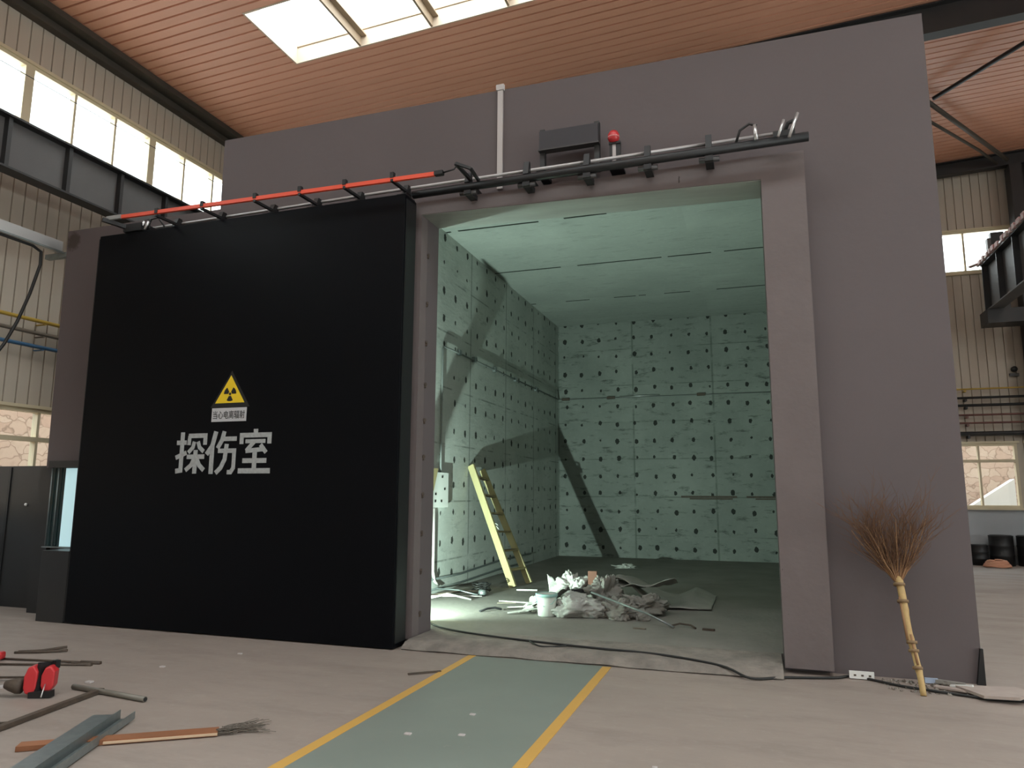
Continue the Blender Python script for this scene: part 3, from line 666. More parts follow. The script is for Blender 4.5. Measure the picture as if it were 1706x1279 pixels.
t = thing('conduit', 'pale vertical conduit strip running up the mauve wall left of the display box', 'conduit', (-2.68, YF, 5.2))
MB().box(-2.716, -2.650, YF-.035, YF-.001, 5.10, ZT+.02).build('trunking', PALE, t, bevel=.004)
MB().box(-2.73, -2.636, YF-.045, YF-.001, ZT-.02, ZT+.05).build('end_piece', PALE, t)

# ------------------------------------------------------------------ left side: cable tray, hanging cable, pipes, booth
t = thing('cable_tray', 'silver metal cable tray ending at the corner of the mauve wing wall', 'tray', (-9.7, 5, 5.2))
MB().box(-9.74, -9.64, 2.0, 7.62, 5.27, 5.285).box(-9.655, -9.64, 2.0, 7.62, 5.13, 5.27).box(-9.74, -9.725, 2.0, 7.62, 5.13, 5.27).box(-9.74, -9.64, 2.0, 7.62, 5.12, 5.13).build('trough', SILVER, t)
MB().box(-9.62, -9.60, 2.0, 7.62, 5.10, 5.125).build('lip', GALV, t)
MB().box(-9.98, -9.2, 7.62, 7.70, 5.05, 5.12).build('hanger', GALV, t)
tag(MB().tube([(-9.69, 6.2, 5.10), (-9.69, 7.2, 5.09), (-9.69, 7.33, 5.04), (-9.69, 7.34, 4.85), (-9.7, 7.24, 4.4), (-9.7, 7.1, 3.95), (-9.7, 6.95, 3.6), (-9.7, 6.8, 3.35), (-9.72, 6.5, 2.9), (-9.8, 6.3, 1.2), (-9.9, 6.2, .02)], .022, 8).build('hanging_cable', CABLE), 'thick black cable hanging from the silver cable tray on the left', 'cable')
for z, m_, l in ((4.262, YELPIPE, 'yellow'), (4.064, GREYPIPE, 'dull olive'), (3.853, BLUEPIPE, 'blue')):
    p = MB().tube([(-10.62, -8, z), (-10.62, 18, z)], .03, 10)
    for k in range(14): p.box(-10.79, -10.60, -7+1.9*k, -6.96+1.9*k, z-.045, z-.03)
    tag(p.build('service_pipe', m_), '%s service pipe running along the left wall behind the hanging cable' % l, 'pipe', 'service pipes on the left wall')
t = thing('control_booth', 'black steel control booth with a pale cyan window given a glow left of the sliding door', 'booth', (-9.2, 7.2, 0))
BK = mat('black_booth_steel', (.012, .012, .013), .42, col2=(.022, .022, .022), scale=1.5, amount=.5)
MB().box(-8.66, -8.20, 6.99, 7.45, .0, .868).build('lower_cabinet', BK, t, bevel=.005)
MB().box(-9.12, -8.20, 7.33, 7.45, 1.93, 2.02).build('top_rail', BK, t)
MB().box(-9.12, -8.20, 7.40, 7.45, .868, 1.93).build('back_panel', mat('dark_green_glass', (.008, .025, .026), .15), t)
w = MB().box(-8.86, -8.52, 7.385, 7.398, .885, 1.92).build('window', GLOWCYAN, t)
for x in (-9.09, -8.97): MB().tube([(x, 7.37, .88), (x, 7.37, 1.92)], .008, 6).build('glass_edge', GALV, t)
MB().box(-9.12, -8.52, 7.34, 7.40, .868, .882).build('window_sill', GALV, t)
t = thing('steel_partition', 'black steel sheet panel with a small white stud at the left edge of the photo', 'panel', (-10, 7.75, 0))
MB().box(-10.78, -9.37, 7.70, 7.76, .0, 1.97).build('sheet', BK, t)
MB().box(-9.37, -9.125, 7.42, 7.475, .0, 1.93).build('side_sheet', BK, t)
for x in (-10.3,): MB().box(x-.02, x+.02, 7.685, 7.70, .02, 1.95).build('seam', BLACK, t)
MB().lathe([(0, 0), (.022, .003), (.022, .018), (0, .02)], (-9.93, 7.70, 1.42), 12, (0, -1, 0)).build('stud', WHITE, t)

# ------------------------------------------------------------------ inside the chamber
t = thing('conduit', 'conduit run up and along the left chamber wall at mid height', 'conduit', (XI, 10.6, RC))
CW = mat('galvanised_conduit', (.16, .17, .165), .6)
MB().tube([(XI+.035, 10.60, 1.94), (XI+.035, 10.60, 3.95), (XI+.035, 10.64, 3.99), (XI+.035, 10.9, 4.0), (XI+.035, 17.9, 4.03)], .016, 8).build('upper_run', CW, t)
MB().tube([(XI+.03, 10.40, 1.38), (XI+.03, 10.40, .42), (XI+.04, 10.44, .28), (XI+.06, 10.55, .2)], .022, 8).build('lower_run', PALE, t)
for y_ in (11.3, 12.0, 13.1, 14.4, 15.9): MB().box(XI+.0, XI+.06, y_-.05, y_+.05, 3.97, 4.06).build('clamp', GALV, t)
t = thing('conduit', 'thin straight conduit across the back wall of the chamber', 'conduit', (-2, YB, 4.03))
MB().tube([(XI+.03, YB-.035, 4.03), (XB2, YB-.035, 4.02)], .010, 8).build('run', CW, t)
for x in (-4.6, -3.42, -1.2): MB().box(x-.10, x+.10, YB-.06, YB-.0, 4.0, 4.06).build('junction', RUST, t)
MB().tube([(-3.2, YB-.045, 4.045), (-2.2, YB-.045, 4.055)], .014, 8).build('bright_section', SILVER, t)
t = thing('electrical_board', 'white electrical back board with small holes on the left chamber wall', 'board', (XI, 10.57, 1.66))
MB().box(XI+.001, XI+.06, 10.28, 10.87, 1.39, 1.94).build('board', WHITE, t, bevel=.004)
for yy, z in ((10.62, 1.87), (10.72, 1.68), (10.38, 1.60), (10.37, 1.49), (10.6, 1.49)): MB().box(XI+.06, XI+.064, yy-.025, yy+.025, z-.018, z+.018).build('knockout', INK, t)
for n_, (z, lbl) in enumerate(((.31, 'upper of the two grey cables along the foot of the left chamber wall'), (.15, 'lower of the two grey cables along the foot of the left chamber wall'))):
    tag(MB().tube([(XI+.03, 10.0, z), (XI+.03, 11.5, z-.03+.02*n_), (XI+.03, 13.6, z+.03), (XI+.03, 15.5, z)], .018, 8).build('wall_cable', GALV), lbl, 'cable', 'cables on the left chamber wall')
# dark slots in the back wall (gouges)
for x0_, x1_ in ((-1.75, -.46), (-.25, .75)):
    tag(MB().box(x0_, x1_, YB-.02, YB-.0, 1.54, 1.585).box(x0_+.2, x1_-.1, YB-.03, YB-.02, 1.50, 1.53).build('wall_bar', RUST), 'dark horizontal bar on the back chamber wall, %s' % ('the left one' if x0_ < -1 else 'the right one'), 'bar', 'bars in the back wall')
# floodlight on the floor behind the jamb
t = thing('floodlight', 'small work floodlight behind the left jamb that lights the chamber', 'lamp', (-4.55, 8.0, RC-.02))
MB().box(-4.68, -4.56, 7.88, 8.0, .20, .42).build('housing', BLACK, t)
MB().tube([(-4.7, 7.95, RC-.02), (-4.7, 7.95, .3)], .01, 6).tube([(-4.54, 7.95, RC-.02), (-4.54, 7.95, .3)], .01, 6).tube([(-4.72, 7.9, RC-.01), (-4.52, 7.9, RC-.01)], .01, 6).build('stand', BLACK, t)
# plank between lamp and wall: only its broad shadow shows
T_ = .24
def ws(yv, zv): return (LAMP.y+(yv-LAMP.y)*T_, LAMP.z+(zv-LAMP.z)*T_)
poly = [ws(10.05, 0.1), ws(10.60, 1.95), ws(10.70, 2.25), ws(11.10, 2.88), ws(12.0, 3.9), ws(14.0, 5.9), ws(14.6, 7.2), ws(13.1, 7.2), ws(12.6, 5.6), ws(12.0, 4.7), ws(11.25, 4.05), ws(10.6, 3.25), ws(9.6, 1.8), ws(9.3, .1)]
poly[0] = (poly[0][0], RC-.02); poly[-1] = (poly[-1][0], RC-.02)
poly = [(min(a, 9.6), z) for a, z in poly]
XP = LAMP.x+(XI-LAMP.x)*T_
tag(MB().prism(poly, 'x', XP-.012, XP+.0).build('plank', WOODY), 'slanting plank behind the left jamb seen as a wide shadow on the chamber wall', 'plank')

# ladder: two rails, six treads, leaning on the left wall
t = thing('ladder', 'yellow wooden step ladder leaning on the left wall inside the chamber', 'ladder', (-3.88, 11.95, RC-.02))
Fz = RC-.015
A0, A1 = Vector((-3.885, 11.62, Fz)), Vector((-4.765, 11.88, 2.10)); B0, B1 = Vector((-3.80, 12.25, Fz)), Vector((-4.765, 12.44, 2.04))
sidev = (B0-A0).normalized(); dv_ = (A1-A0).normalized(); nrm = dv_.cross(sidev).normalized()
MB().bar(A0, A1, .055, .12, nrm).build('rail', WOODY, t); MB().bar(B0, B1, .04, .11, nrm).build('rail', WOODY, t)
for k in range(6):
    f = .13+.155*k; a = A0.lerp(A1, f); b_ = B0.lerp(B1, f)
    MB().bar(a, b_, .12, .03, (0, 0, 1)).build('tread', WOODD if k else WOODY, t)
    MB().bar(a+Vector((.055, 0, -.0)), b_+Vector((.055, 0, -.0)), .012, .02, (0, 0, 1)).build('tread_edge', WOODY, t)
tag(MB().lathe([(.035, -.01), (.05, 0), (.035, .01), (.02, 0), (.035, -.01)], (-4.22, 11.78, 1.04), 14, (.8, .2, .6)).lathe([(.03, -.01), (.04, 0), (.03, .01), (.02, 0), (.03, -.01)], (-4.25, 11.78, 1.08), 14, (.2, .8, .6)).build('tape_roll', SACK), 'small pale roll of tape hanging on a ladder tread', 'roll')

# ---- crumpled things
def sheet(name, m, outline_fn, nu, nv, label, cat, group=None, thick=.006, parent=None):
    vs = []; 
    for j in range(nv+1):
        for i in range(nu+1): vs.append(outline_fn(i/nu, j/nv))
    fs = [(j*(nu+1)+i, j*(nu+1)+i+1, (j+1)*(nu+1)+i+1, (j+1)*(nu+1)+i) for j in range(nv) for i in range(nu)]
    o = MB().add(vs, fs, True).build(name, m); so = o.modifiers.new('thickness', 'SOLIDIFY'); so.thickness = thick; so.offset = 1
    return tag(o, label, cat, group)
def lump(name, m, c, r, rot, label, cat, seed, rough=.35, group=None, ears=True, sub=84):
    """crumpled sack: squashed, folded blob resting on the chamber floor"""
    vs = []; nu, nv = sub, sub//2
    for j in range(nv+1):
        th_ = PI*j/nv
        for i in range(nu):
            ph = 2*PI*i/nu; d = Vector((math.sin(th_)*math.cos(ph), math.sin(th_)*math.sin(ph), math.cos(th_)))
            k = 1+rough*noise.noise(d*1.6+Vector((seed, 0, 0)))+rough*.55*abs(noise.noise(d*4+Vector((seed, 3, 0))))-rough*.55*(.5-abs(noise.noise(d*5.5+Vector((seed, 7, 1)))))*.8-rough*.35*abs(noise.noise(d*12+Vector((seed, 9, 1))))
            p = Vector((abs(d.x)**.8*math.copysign(1, d.x)*r[0], abs(d.y)**.8*math.copysign(1, d.y)*r[1], d.z*r[2]))*k
            if ears and abs(d.x) > .75: p.y *= 1+.9*(abs(d.x)-.75)*4*abs(noise.noise(Vector((ph*3, seed, 0)))); p.x *= 1.1
            vs.append(p)
    R3 = Matrix.Rotation(rot, 3, 'Z'); floor_z = RC-.02
    out_ = []
    for p in vs:
        q_ = R3 @ p+Vector(c); q_.z = max(q_.z, floor_z+.002+.004*abs(noise.noise(q_*9))); out_.append(q_)
    fs = [(j*nu+i, j*nu+(i+1) % nu, (j+1)*nu+(i+1) % nu, (j+1)*nu+i) for j in range(nv) for i in range(nu)]
    o = MB().add(out_, [f[::-1] for f in fs], True).build(name, m, origin=(c[0], c[1], floor_z))
    return tag(o, label, cat, group)
Z = RC-.02
lump('sack', SACK, (-2.22, 9.22, .19), (.30, .20, .16), .15, 'stuffed dusty white sack at the front of the debris heap beside the bucket', 'sack', 1.3, .4, 'sacks of the debris heap')
lump('sack', SACKG, (-1.72, 9.26, .16), (.21, .16, .15), -.3, 'dirty grey sack right of the white front sack', 'sack', 5.1, .6, 'sacks of the debris heap')
lump('sack', SACKG, (-1.42, 9.62, .19), (.24, .16, .16), .5, 'torn grey sack on the right side of the heap below the dust sheet', 'sack', 9.7, .7, 'sacks of the debris heap')
lump('sack', SACKG, (-1.98, 9.80, .27), (.20, .17, .26), .9, 'tall crumpled grey sack standing at the top of the heap', 'sack', 14.2, .7, 'sacks of the debris heap')
lump('sack', SACK, (-2.50, 10.05, .28), (.24, .18, .22), -.4, 'white crumpled sack at the back left of the heap', 'sack', 19.4, .6, 'sacks of the debris heap')
lump('sack', SACK, (-2.75, 9.55, .13), (.20, .15, .12), .3, 'small flattened white sack behind the bucket', 'sack', 23.4, .6, 'sacks of the debris heap')
lump('plastic_film', SACK, (-2.70, 15.5, .10), (.20, .12, .05), .2, 'small crumpled white scrap alone near the back wall', 'scrap', 3.3, .8)
lump('rubble', mat('grey_rubble', (.25, .24, .22), .9), (-1.40, 9.22, .12), (.09, .07, .09), .2, 'broken grey block under the torn sack on the right of the heap', 'block', 8.8, .3, ears=False)
# bucket
t = thing('bucket', 'white plastic bucket at the front left of the debris heap', 'bucket', (-2.60, 9.12, Z))
MB().lathe([(0, 0), (.105, 0), (.112, .01), (.130, .27), (.122, .27), (.104, .02), (0, .02)], (-2.60, 9.12, Z+.002), 28).build('body', BUCKW, t)
MB().lathe([(.128, .24), (.142, .245), (.142, .275), (.130, .28), (.124, .275)], (-2.60, 9.12, Z), 28).build('rim', TEAL, t)
MB().tube([(-2.735, 9.12, Z+.26)]+[(-2.60+.14*math.cos(a), 9.12-.12*math.sin(a), Z+.26-.13*math.sin(a)) for a in [PI-.3, PI*.75, PI*.5, PI*.25, .3]]+[(-2.465, 9.12, Z+.26)], .005, 6).build('handle', TEAL, t)
# sheets
def dust(u, v):
    x = -1.95+u*1.30; yy = 10.0+v*1.35+u*.25
    h = .40*math.exp(-((u-.05)/.28)**2)*(1-.35*v)+.13*max(0, 1-abs(u-.78)/.20)*v+.015
    h += .05*noise.noise(Vector((u*5, v*4, 2)))*(.35+math.exp(-(u/.5)**2)); return (x, yy, Z+max(h, .012))
sheet('dust_sheet', TARP, dust, 40, 26, 'stiff grey dust sheet draped from the heap to the right across the floor', 'sheet', thick=.012)
def flap(u, v):
    return (-1.95+u*.85, 9.75+v*.5+.3*u, Z+.33+.10*u*(1-v)-.06*math.sin(u*3)+.05*noise.noise(Vector((u*4, v*3, 9))))
sheet('paper_sheet', TARP, flap, 20, 12, 'curled grey paper flap lying on top of the heap', 'sheet', thick=.008)
def wrap(u, v):
    return (-2.95+u*.55, 9.25+v*.35+u*.1, Z+.06+.24*u+.07*noise.noise(Vector((u*5, v*4, 5)))+.03*math.sin(v*7))
sheet('plastic_sheet', SACK, wrap, 22, 12, 'white crinkled plastic sheet left of the heap top', 'sheet')
sheet('plastic_sheet', SACK, lambda u, v: (-2.85+u*.22-.05*v, 10.2+.1*u, Z+.02+(v*.38)*(1-.5*u)+.03*noise.noise(Vector((u*5, v*5, 1)))), 12, 12, 'white pointed flap sticking up behind the bucket', 'sheet')
for (a, b_, w_, l) in (((-3.45, 9.75, Z+.06), (-2.85, 9.45, Z+.10), .05, 'upper of the white foam strips left of the bucket'), ((-3.25, 9.5, Z+.02), (-2.7, 9.35, Z+.09), .05, 'middle white foam strip left of the bucket'), ((-3.1, 9.05, Z+.02), (-2.72, 9.2, Z+.08), .06, 'lowest white foam strip left of the bucket'), ((-3.0, 9.22, Z+.015), (-2.74, 9.22, Z+.15), .07, 'short white foam strip touching the bucket')):
    tag(MB().bar(a, b_, w_, .014).build('foam_strip', SACK, bevel=.003), l, 'strip', 'foam strips')
tag(MB().box(-2.22, -2.10, 9.82, 9.86, Z+.26, Z+.50).build('cardboard_piece', CARD), 'reddish brown cardboard piece between the sacks at the heap top', 'cardboard')
tag(MB().bar((-2.55, 9.62, Z+.24), (-2.25, 9.70, Z+.26), .09, .05).build('scrap_piece', BLACK), 'black crumpled scrap in the middle of the heap', 'scrap')
tag(MB().tube([(-2.05, 9.25, Z+.30), (-1.3, 8.95, Z+.12), (-.98, 8.78, Z+.015)], .012, 8).build('metal_rod', GALV), 'long thin metal rod sloping from the heap down to the right', 'rod')
tag(MB().tube([(-1.03, 8.85, Z+.015), (-.93, 8.93, Z+.035), (-.80, 8.9, Z+.03), (-.74, 8.82, Z+.012)], .011, 8).build('curved_strip', RUST), 'dark curved strip at the end of the metal rod', 'strip')
tag(MB().bar((-.66, 8.80, Z+.012), (-.53, 8.78, Z+.012), .05, .02).build('scrap_piece', RUST), 'small flat dark scrap right of the curved strip', 'scrap')
tag(MB().bar((-1.42, 8.62, Z+.008), (-1.28, 8.60, Z+.008), .04, .012).build('scrap_piece', GREYPIPE), 'small flat dark scrap in front of the heap', 'scrap')
tag(MB().tube([(-3.50, 9.10, Z+.01), (-3.44, 9.22, Z+.03), (-3.36, 9.3, Z+.035), (-3.27, 9.3, Z+.02)], .015, 8).build('curved_strip', BLACK), 'black curved strip on the floor left of the bucket', 'strip')
tag(MB().bar((-3.72, 11.30, Z+.012), (-3.40, 11.38, Z+.012), .05, .02).build('stick', WHITE), 'short white stick on the floor beside the ladder foot', 'stick')
tag(MB().bar((-3.55, 9.9, Z+.006), (-3.3, 10.0, Z+.006), .03, .01).build('scrap_piece', GREYPIPE), 'thin dull sliver on the floor between wall clutter and bucket', 'scrap')
# clutter by the left wall
for k, (p, q_) in enumerate((((-4.75, 9.9, .12), (-3.95, 10.35, .10)), ((-4.70, 10.2, .10), (-4.10, 10.7, .13)), ((-4.75, 10.5, .16), (-4.05, 10.45, .10)), ((-4.65, 9.75, .09), (-4.0, 10.05, .09)))):
    tag(MB().tube([p, ((p[0]+q_[0])/2, (p[1]+q_[1])/2+.03, .11+.02*k), q_], .012+.003*(k % 2), 8).build('loose_tube', [PALE, RUST, GALV, SACK][k]),
        ['pale tube', 'rusty tube', 'grey tube', 'white tube'][k]+' in the loose bundle at the foot of the left chamber wall', 'tube', 'loose tubes by the left wall')
cc = MB(); pts = []
for i in range(60):
    a = i*.42; pts.append((-4.15+.13*math.cos(a)*(1+.2*math.sin(i)), 10.85+.16*math.sin(a)*(1+.2*math.cos(i*1.7)), Z+.03+.0022*i+.01*math.sin(i*2.1)))
tag(cc.tube(pts, .008, 6).build('coiled_wire', CABLE), 'tangled coil of dark wire near the foot of the left chamber wall', 'wire')
tag(MB().lathe([(0, 0), (.06, 0), (.065, .05), (.05, .09), (0, .09)], (-4.02, 10.55, Z), 16).build('small_can', GALV), 'small grey can beside the wire coil', 'can')

# cable along the threshold and the wall foot
cp = [(-3.70, 7.98, RC+.05), (-3.66, 7.93, RC+.02), (-3.43, 7.79, RC), (-2.9, 7.60, .095), (-2.2, 7.46, .092), (-1.55, 7.38, .088), (-.95, 7.32, .086), (-.39, 7.12, .07), (-.13, 6.95, .02), (.15, 7.10, .014), (.57, 7.24, .014), (.75, 7.36, .014), (1.07, 7.14, .014), (1.45, 7.0, .014), (1.75, 6.93, .014), (2.3, 7.05, .014), (3.2, 7.3, .012)]
def smooth(pts, n=6):
    P = [Vector(p) for p in pts]; o = []
    for i in range(len(P)-1):
        a, b, c, d = P[max(i-1, 0)], P[i], P[i+1], P[min(i+2, len(P)-1)]
        for k in range(n):
            s = k/n; o.append(.5*((2*b)+(c-a)*s+(2*a-5*b+4*c-d)*s*s+(3*b-a-3*c+d)*s**3))
    o.append(P[-1]); return o
tag(MB().tube(smooth(cp), .011, 8).build('floor_cable', CABLE), 'black cable trailing over the threshold and along the foot of the wall', 'cable')
tag(MB().tube(smooth([(-2.3, 7.42, .10), (-2.15, 7.3, .085), (-2.0, 7.34, .085), (-1.9, 7.4, .09)]), .008, 6).build('wire', CABLE), 'short dark wire end lying beside the cable on the threshold', 'wire')

# rubble by the right wall foot
tag(MB().box(.70, .90, 7.30, 7.325, .008, .07).xf(Matrix.Translation((0, 0, 0))).build('foam_block', WHITE), 'white foam block with dark spots at the wall foot right of the casing', 'block')
for k in range(3): MB().box(.735+.06*k, .755+.06*k, 7.297, 7.2995, .03, .045).build('spot', RUST, bpy.data.objects['foam_block'])
tag(MB().box(1.30, 1.40, 7.34, 7.36, .008, .05).build('blue_tag', mat('pale_blue_tag', (.35, .42, .55))), 'small pale blue tag at the wall foot right of the broom', 'tag')
tag(MB().bar((1.38, 7.35, .03), (1.60, 7.32, .02), .04, .03).build('stick', SACKG), 'short pale stick lying right of the blue tag', 'stick')
rb = MB()
for k in range(230):
    x = random.uniform(.95, 1.9); yy = 7.36-random.random()**1.5*.38-.05*max(0, x-1.3); s = random.uniform(.006, .022)
    v = [(x+random.uniform(-s, s), yy+random.uniform(-s, s), .002), (x+s, yy-s*.4, .002), (x-s*.3, yy+s, .002), (x, yy, s*1.1)]
    rb.add(v, [(0, 1, 3), (1, 2, 3), (2, 0, 3), (0, 2, 1)])
tag(rb.build('rubble', mat('pale_crumbs', (.36, .33, .29), .9, col2=(.2, .18, .16), scale=20, amount=.8)), 'scattered crumbs of rubble along the foot of the wall behind the broom', 'rubble', kind='stuff')
pb = MB().prism([(1.50, 7.20), (1.62, 6.86), (1.86, 6.84), (2.02, 7.05), (1.93, 7.22)], 'z', .022, .045)
pb.v = [(a, b_, c_+(a-1.5)*.045-(b_-6.9)*.02) for a, b_, c_ in pb.v]
tag(pb.build('plaster_slab', PLASTERB), 'thin pinkish broken slab lying at the right corner of the chamber wall', 'slab')
tag(MB().bar((1.35, 7.22, .014), (1.72, 7.02, .025), .07, .014).build('plaster_slab', PLASTERB), 'narrow pale strip of slab left of the pinkish broken slab', 'slab')
tag(MB().bar((1.47, 7.24, .02), (1.62, 7.16, .05), .03, .02).build('plastic_scrap', WHITE), 'white scrap lying on the slab strip near the wall corner', 'scrap')
tag(MB().add([(1.72, 7.45, .0), (1.785, 7.45, .0), (1.785, 7.45, .30), (1.765, 7.45, .30), (1.72, 7.487, .0), (1.785, 7.487, .0), (1.785, 7.487, .30), (1.765, 7.487, .30)], [(0, 1, 2, 3), (7, 6, 5, 4), (0, 4, 5, 1), (1, 5, 6, 2), (2, 6, 7, 3), (3, 7, 4, 0)]).build('corner_patch', BLACK), 'dark chipped patch low on the right corner of the chamber wall', 'patch')

# ------------------------------------------------------------------ bamboo broom
t = thing('bamboo_broom', 'tall bamboo twig broom leaning upside down on the mauve wall', 'broom', (1.206, 6.9, 0))
h0 = Vector((1.205, 6.905, .0)); h1 = Vector((1.135, 7.27, .90)); pts = []; rr = []
for i in range(25):
    f = i/24; p = h0.lerp(h1, f); pts.append(p+Vector((.006*math.sin(f*9), 0, 0))); rr.append(.023+.009*f+(.004 if i % 6 == 5 else 0))
MB().tube(pts, rr, 12).build('handle', BAMBOO, t)
MB().tube([h0.lerp(h1, .82)+Vector((-.018, -.012, 0)), h0.lerp(h1, .45)+Vector((-.03, -.016, 0))], .012, 8).tube([h0.lerp(h1, .5)+Vector((.0, -.028, 0)), h0.lerp(h1, .25)+Vector((.004, -.026, 0))], .010, 8).build('stem_bundle', TWIGL, t)
for f in (.22, .36, .43, .78, .93):
    p = h0.lerp(h1, f); MB().tube([p+Vector((0, -.003, -.012)), p+Vector((0, .003, .012))], .036+.012*f, 14).build('binding', mat('binding_wire', (.22, .14, .07)), t)
tw = MB(); br_ = MB(); rnd = random.Random(3)
top = h1
def twig(mb, p, d, L, r, depth):
    n = 5; pts = [p]; dd = d.copy()
    for i in range(n):
        dd = (dd+Vector((rnd.uniform(-.12, .12), rnd.uniform(-.06, .05), rnd.uniform(-.03, .08)))).normalized(); q_ = pts[-1]+dd*L/n
        q_.y = min(q_.y, YF-.012); pts.append(q_)
    mb.tube(pts, [r*(1-.13*i) for i in range(n+1)], 4, False)
    if depth > 0:
        for k in range(5 if depth > 1 else 4):
            i = rnd.randint(1, n); a = rnd.choice((-1, 1))*rnd.uniform(.25, .8)
            nd = (dd+Vector((a, rnd.uniform(-.25, .2), rnd.uniform(-.1, .2)))).normalized(); twig(tw, pts[i], nd, L*rnd.uniform(.3, .62), r*.55, depth-1)
for k in range(60):
    a = rnd.uniform(-1, 1); ang = a*.50*(1.35 if k % 5 == 0 else 1)
    d = Vector((math.sin(ang)-.03, rnd.uniform(-.16, .12), math.cos(ang))).normalized()
    twig(br_, top+Vector((a*.025, rnd.uniform(-.03, .0), -.04)), d, rnd.uniform(.34, .60), rnd.uniform(.004, .0065), 2)
br_.build('branches', TWIGL, t); o = tw.build('twigs', TWIG, t); o['kind'] = 'stuff'

# ------------------------------------------------------------------ left foreground scrap
t = thing('beam_clamp', 'red and black clamp tool lying among the steel bars', 'clamp', (-5.5, 4.5, 0))
for k, x in enumerate((-.05, .055)):
    mb = MB().prism([(0, .01), (.10, .0), (.15, .05), (.16, .17), (.10, .22), (.02, .21), (-.03, .14), (-.03, .05)], 'y', -.05, .05)
    mb.xf(Matrix.Translation((-5.50+x, 4.50+x*.6, .02+.02*k)) @ Matrix.Rotation(.55, 4, 'Z') @ Matrix.Diagonal((.52, 1, 1.0-.12*k, 1))).build('jaw', CRIM, t, bevel=.012)
MB().bar((-5.455, 4.53, .03), (-5.475, 4.56, .25), .03, .13).bar((-5.50, 4.46, .02), (-5.34, 4.52, .03), .06, .05).box(-5.44, -5.40, 4.58, 4.62, .2, .26).build('body', BLACK, t)
MB().lathe([(0, 0), (.055, .0), (.06, .03), (.045, .09), (.03, .13), (0, .13)], (-5.58, 4.45, .08), 14, (-.8, -.3, .1)).build('screw_head', RUST, t)
MB().tube([(-5.40, 4.50, .10), (-5.36, 4.44, .02)], .005, 8).build('pin', SILVER, t)
def pipe(a, b, r, m_, label, name='steel_pipe', cat='pipe', grp=None):
    mb = MB(); a, b = Vector(a), Vector(b); d = (b-a).normalized(); mb.tube([a, b], r, 14)
    o_ = mb.build(name, m_); tag(o_, label, cat, grp); MB().tube([b-d*.001, b+d*.003], r*.75, 12).build('bore', INK, o_); return o_
pipe((-5.40, 4.76, .022), (-4.55, 4.66, .022), .021, mat('dull_grey_pipe', (.17, .155, .13), .5, metal=.3), 'grey steel pipe on the floor pointing right from the red clamp')
tag(MB().bar((-5.10, 4.76, .02), (-4.92, 3.72, .02), .05, .03).build('steel_bar', RUST), 'rusty flat steel bar on the floor running from the pipe to the left frame edge', 'bar', 'steel bars on the floor')
bpy.data.objects['steel_bar'].data.transform(Matrix.Identity(4))
tag(MB().bar((-6.5, 4.72, .012), (-5.75, 4.83, .05), .02, .015).build('steel_bar', RUST), 'thin dark bar reaching the red clamp from the left', 'bar', 'steel bars on the floor')
tag(MB().bar((-6.25, 4.05, .02), (-5.70, 4.42, .08), .07, .014).build('steel_strip', PALE), 'pale steel strip between the clamp and the left frame edge', 'bar')
for (a, b_, l) in (((-6.98, 5.32, .012), (-5.93, 5.50, .012), 'upper rod of the thin dark pair behind the clamp'), ((-6.85, 5.12, .012), (-5.95, 5.42, .012), 'lower rod of the thin dark pair behind the clamp')):
    tag(MB().tube([a, b_], .010, 8).tube([Vector(b_)-Vector((.2, .04, 0)), b_], .018, 8).build('thin_rod', RUST), l, 'rod', 'thin rods on the floor')
for (a, b_, l) in (((-7.12, 5.60, .01), (-6.78, 5.86, .03), 'upper short dark rod beyond the red handle'), ((-7.12, 5.56, .01), (-6.68, 5.78, .02), 'lower short dark rod beyond the red handle')):
    tag(MB().tube([a, ((a[0]+b_[0])/2, (a[1]+b_[1])/2-.02, .012), b_], .013, 8).build('short_rod', RUST), l, 'rod', 'short rods on the floor')
tag(MB().bar((-7.35, 5.10, .04), (-6.92, 5.30, .05), .09, .07).build('tool_handle', CRIM, bevel=.02), 'red tool handle at the left edge of the photo', 'handle')
tag(MB().bar((-5.25, 3.78, .012), (-5.02, 3.92, .012), .02, .012).build('wire', RUST), 'short rusty wire below the flat bar', 'wire')
# galvanised channel
t = thing('steel_channel', 'galvanised steel channel lying across the timber at the bottom left', 'channel', (-4.3, 3.7, 0))
ch0, ch1 = Vector((-3.91, 3.08, .055)), Vector((-4.40, 4.17, .055)); dd = (ch1-ch0).normalized(); sx = Vector((dd.y, -dd.x, 0))
mb = MB().bar(ch0, ch1, .18, .006).build('web', GALV, t)
MB().bar(ch0+sx*.09+Vector((0, 0, .0)), ch1+sx*.09, .006, .07).bar(ch0+sx*.105+Vector((0, 0, -.03)), ch1+sx*.105+Vector((0, 0, -.03)), .03, .005).build('flange', GALV, t)
MB().bar(ch0+sx*.155+Vector((0, 0, -.02)), ch1+sx*.165+Vector((0, 0, -.02))+dd*.06, .006, .05).bar(ch0+sx*.14+Vector((0, 0, -.045)), ch1+sx*.14+Vector((0, 0, -.045)), .04, .005).build('lip', GALV, t)
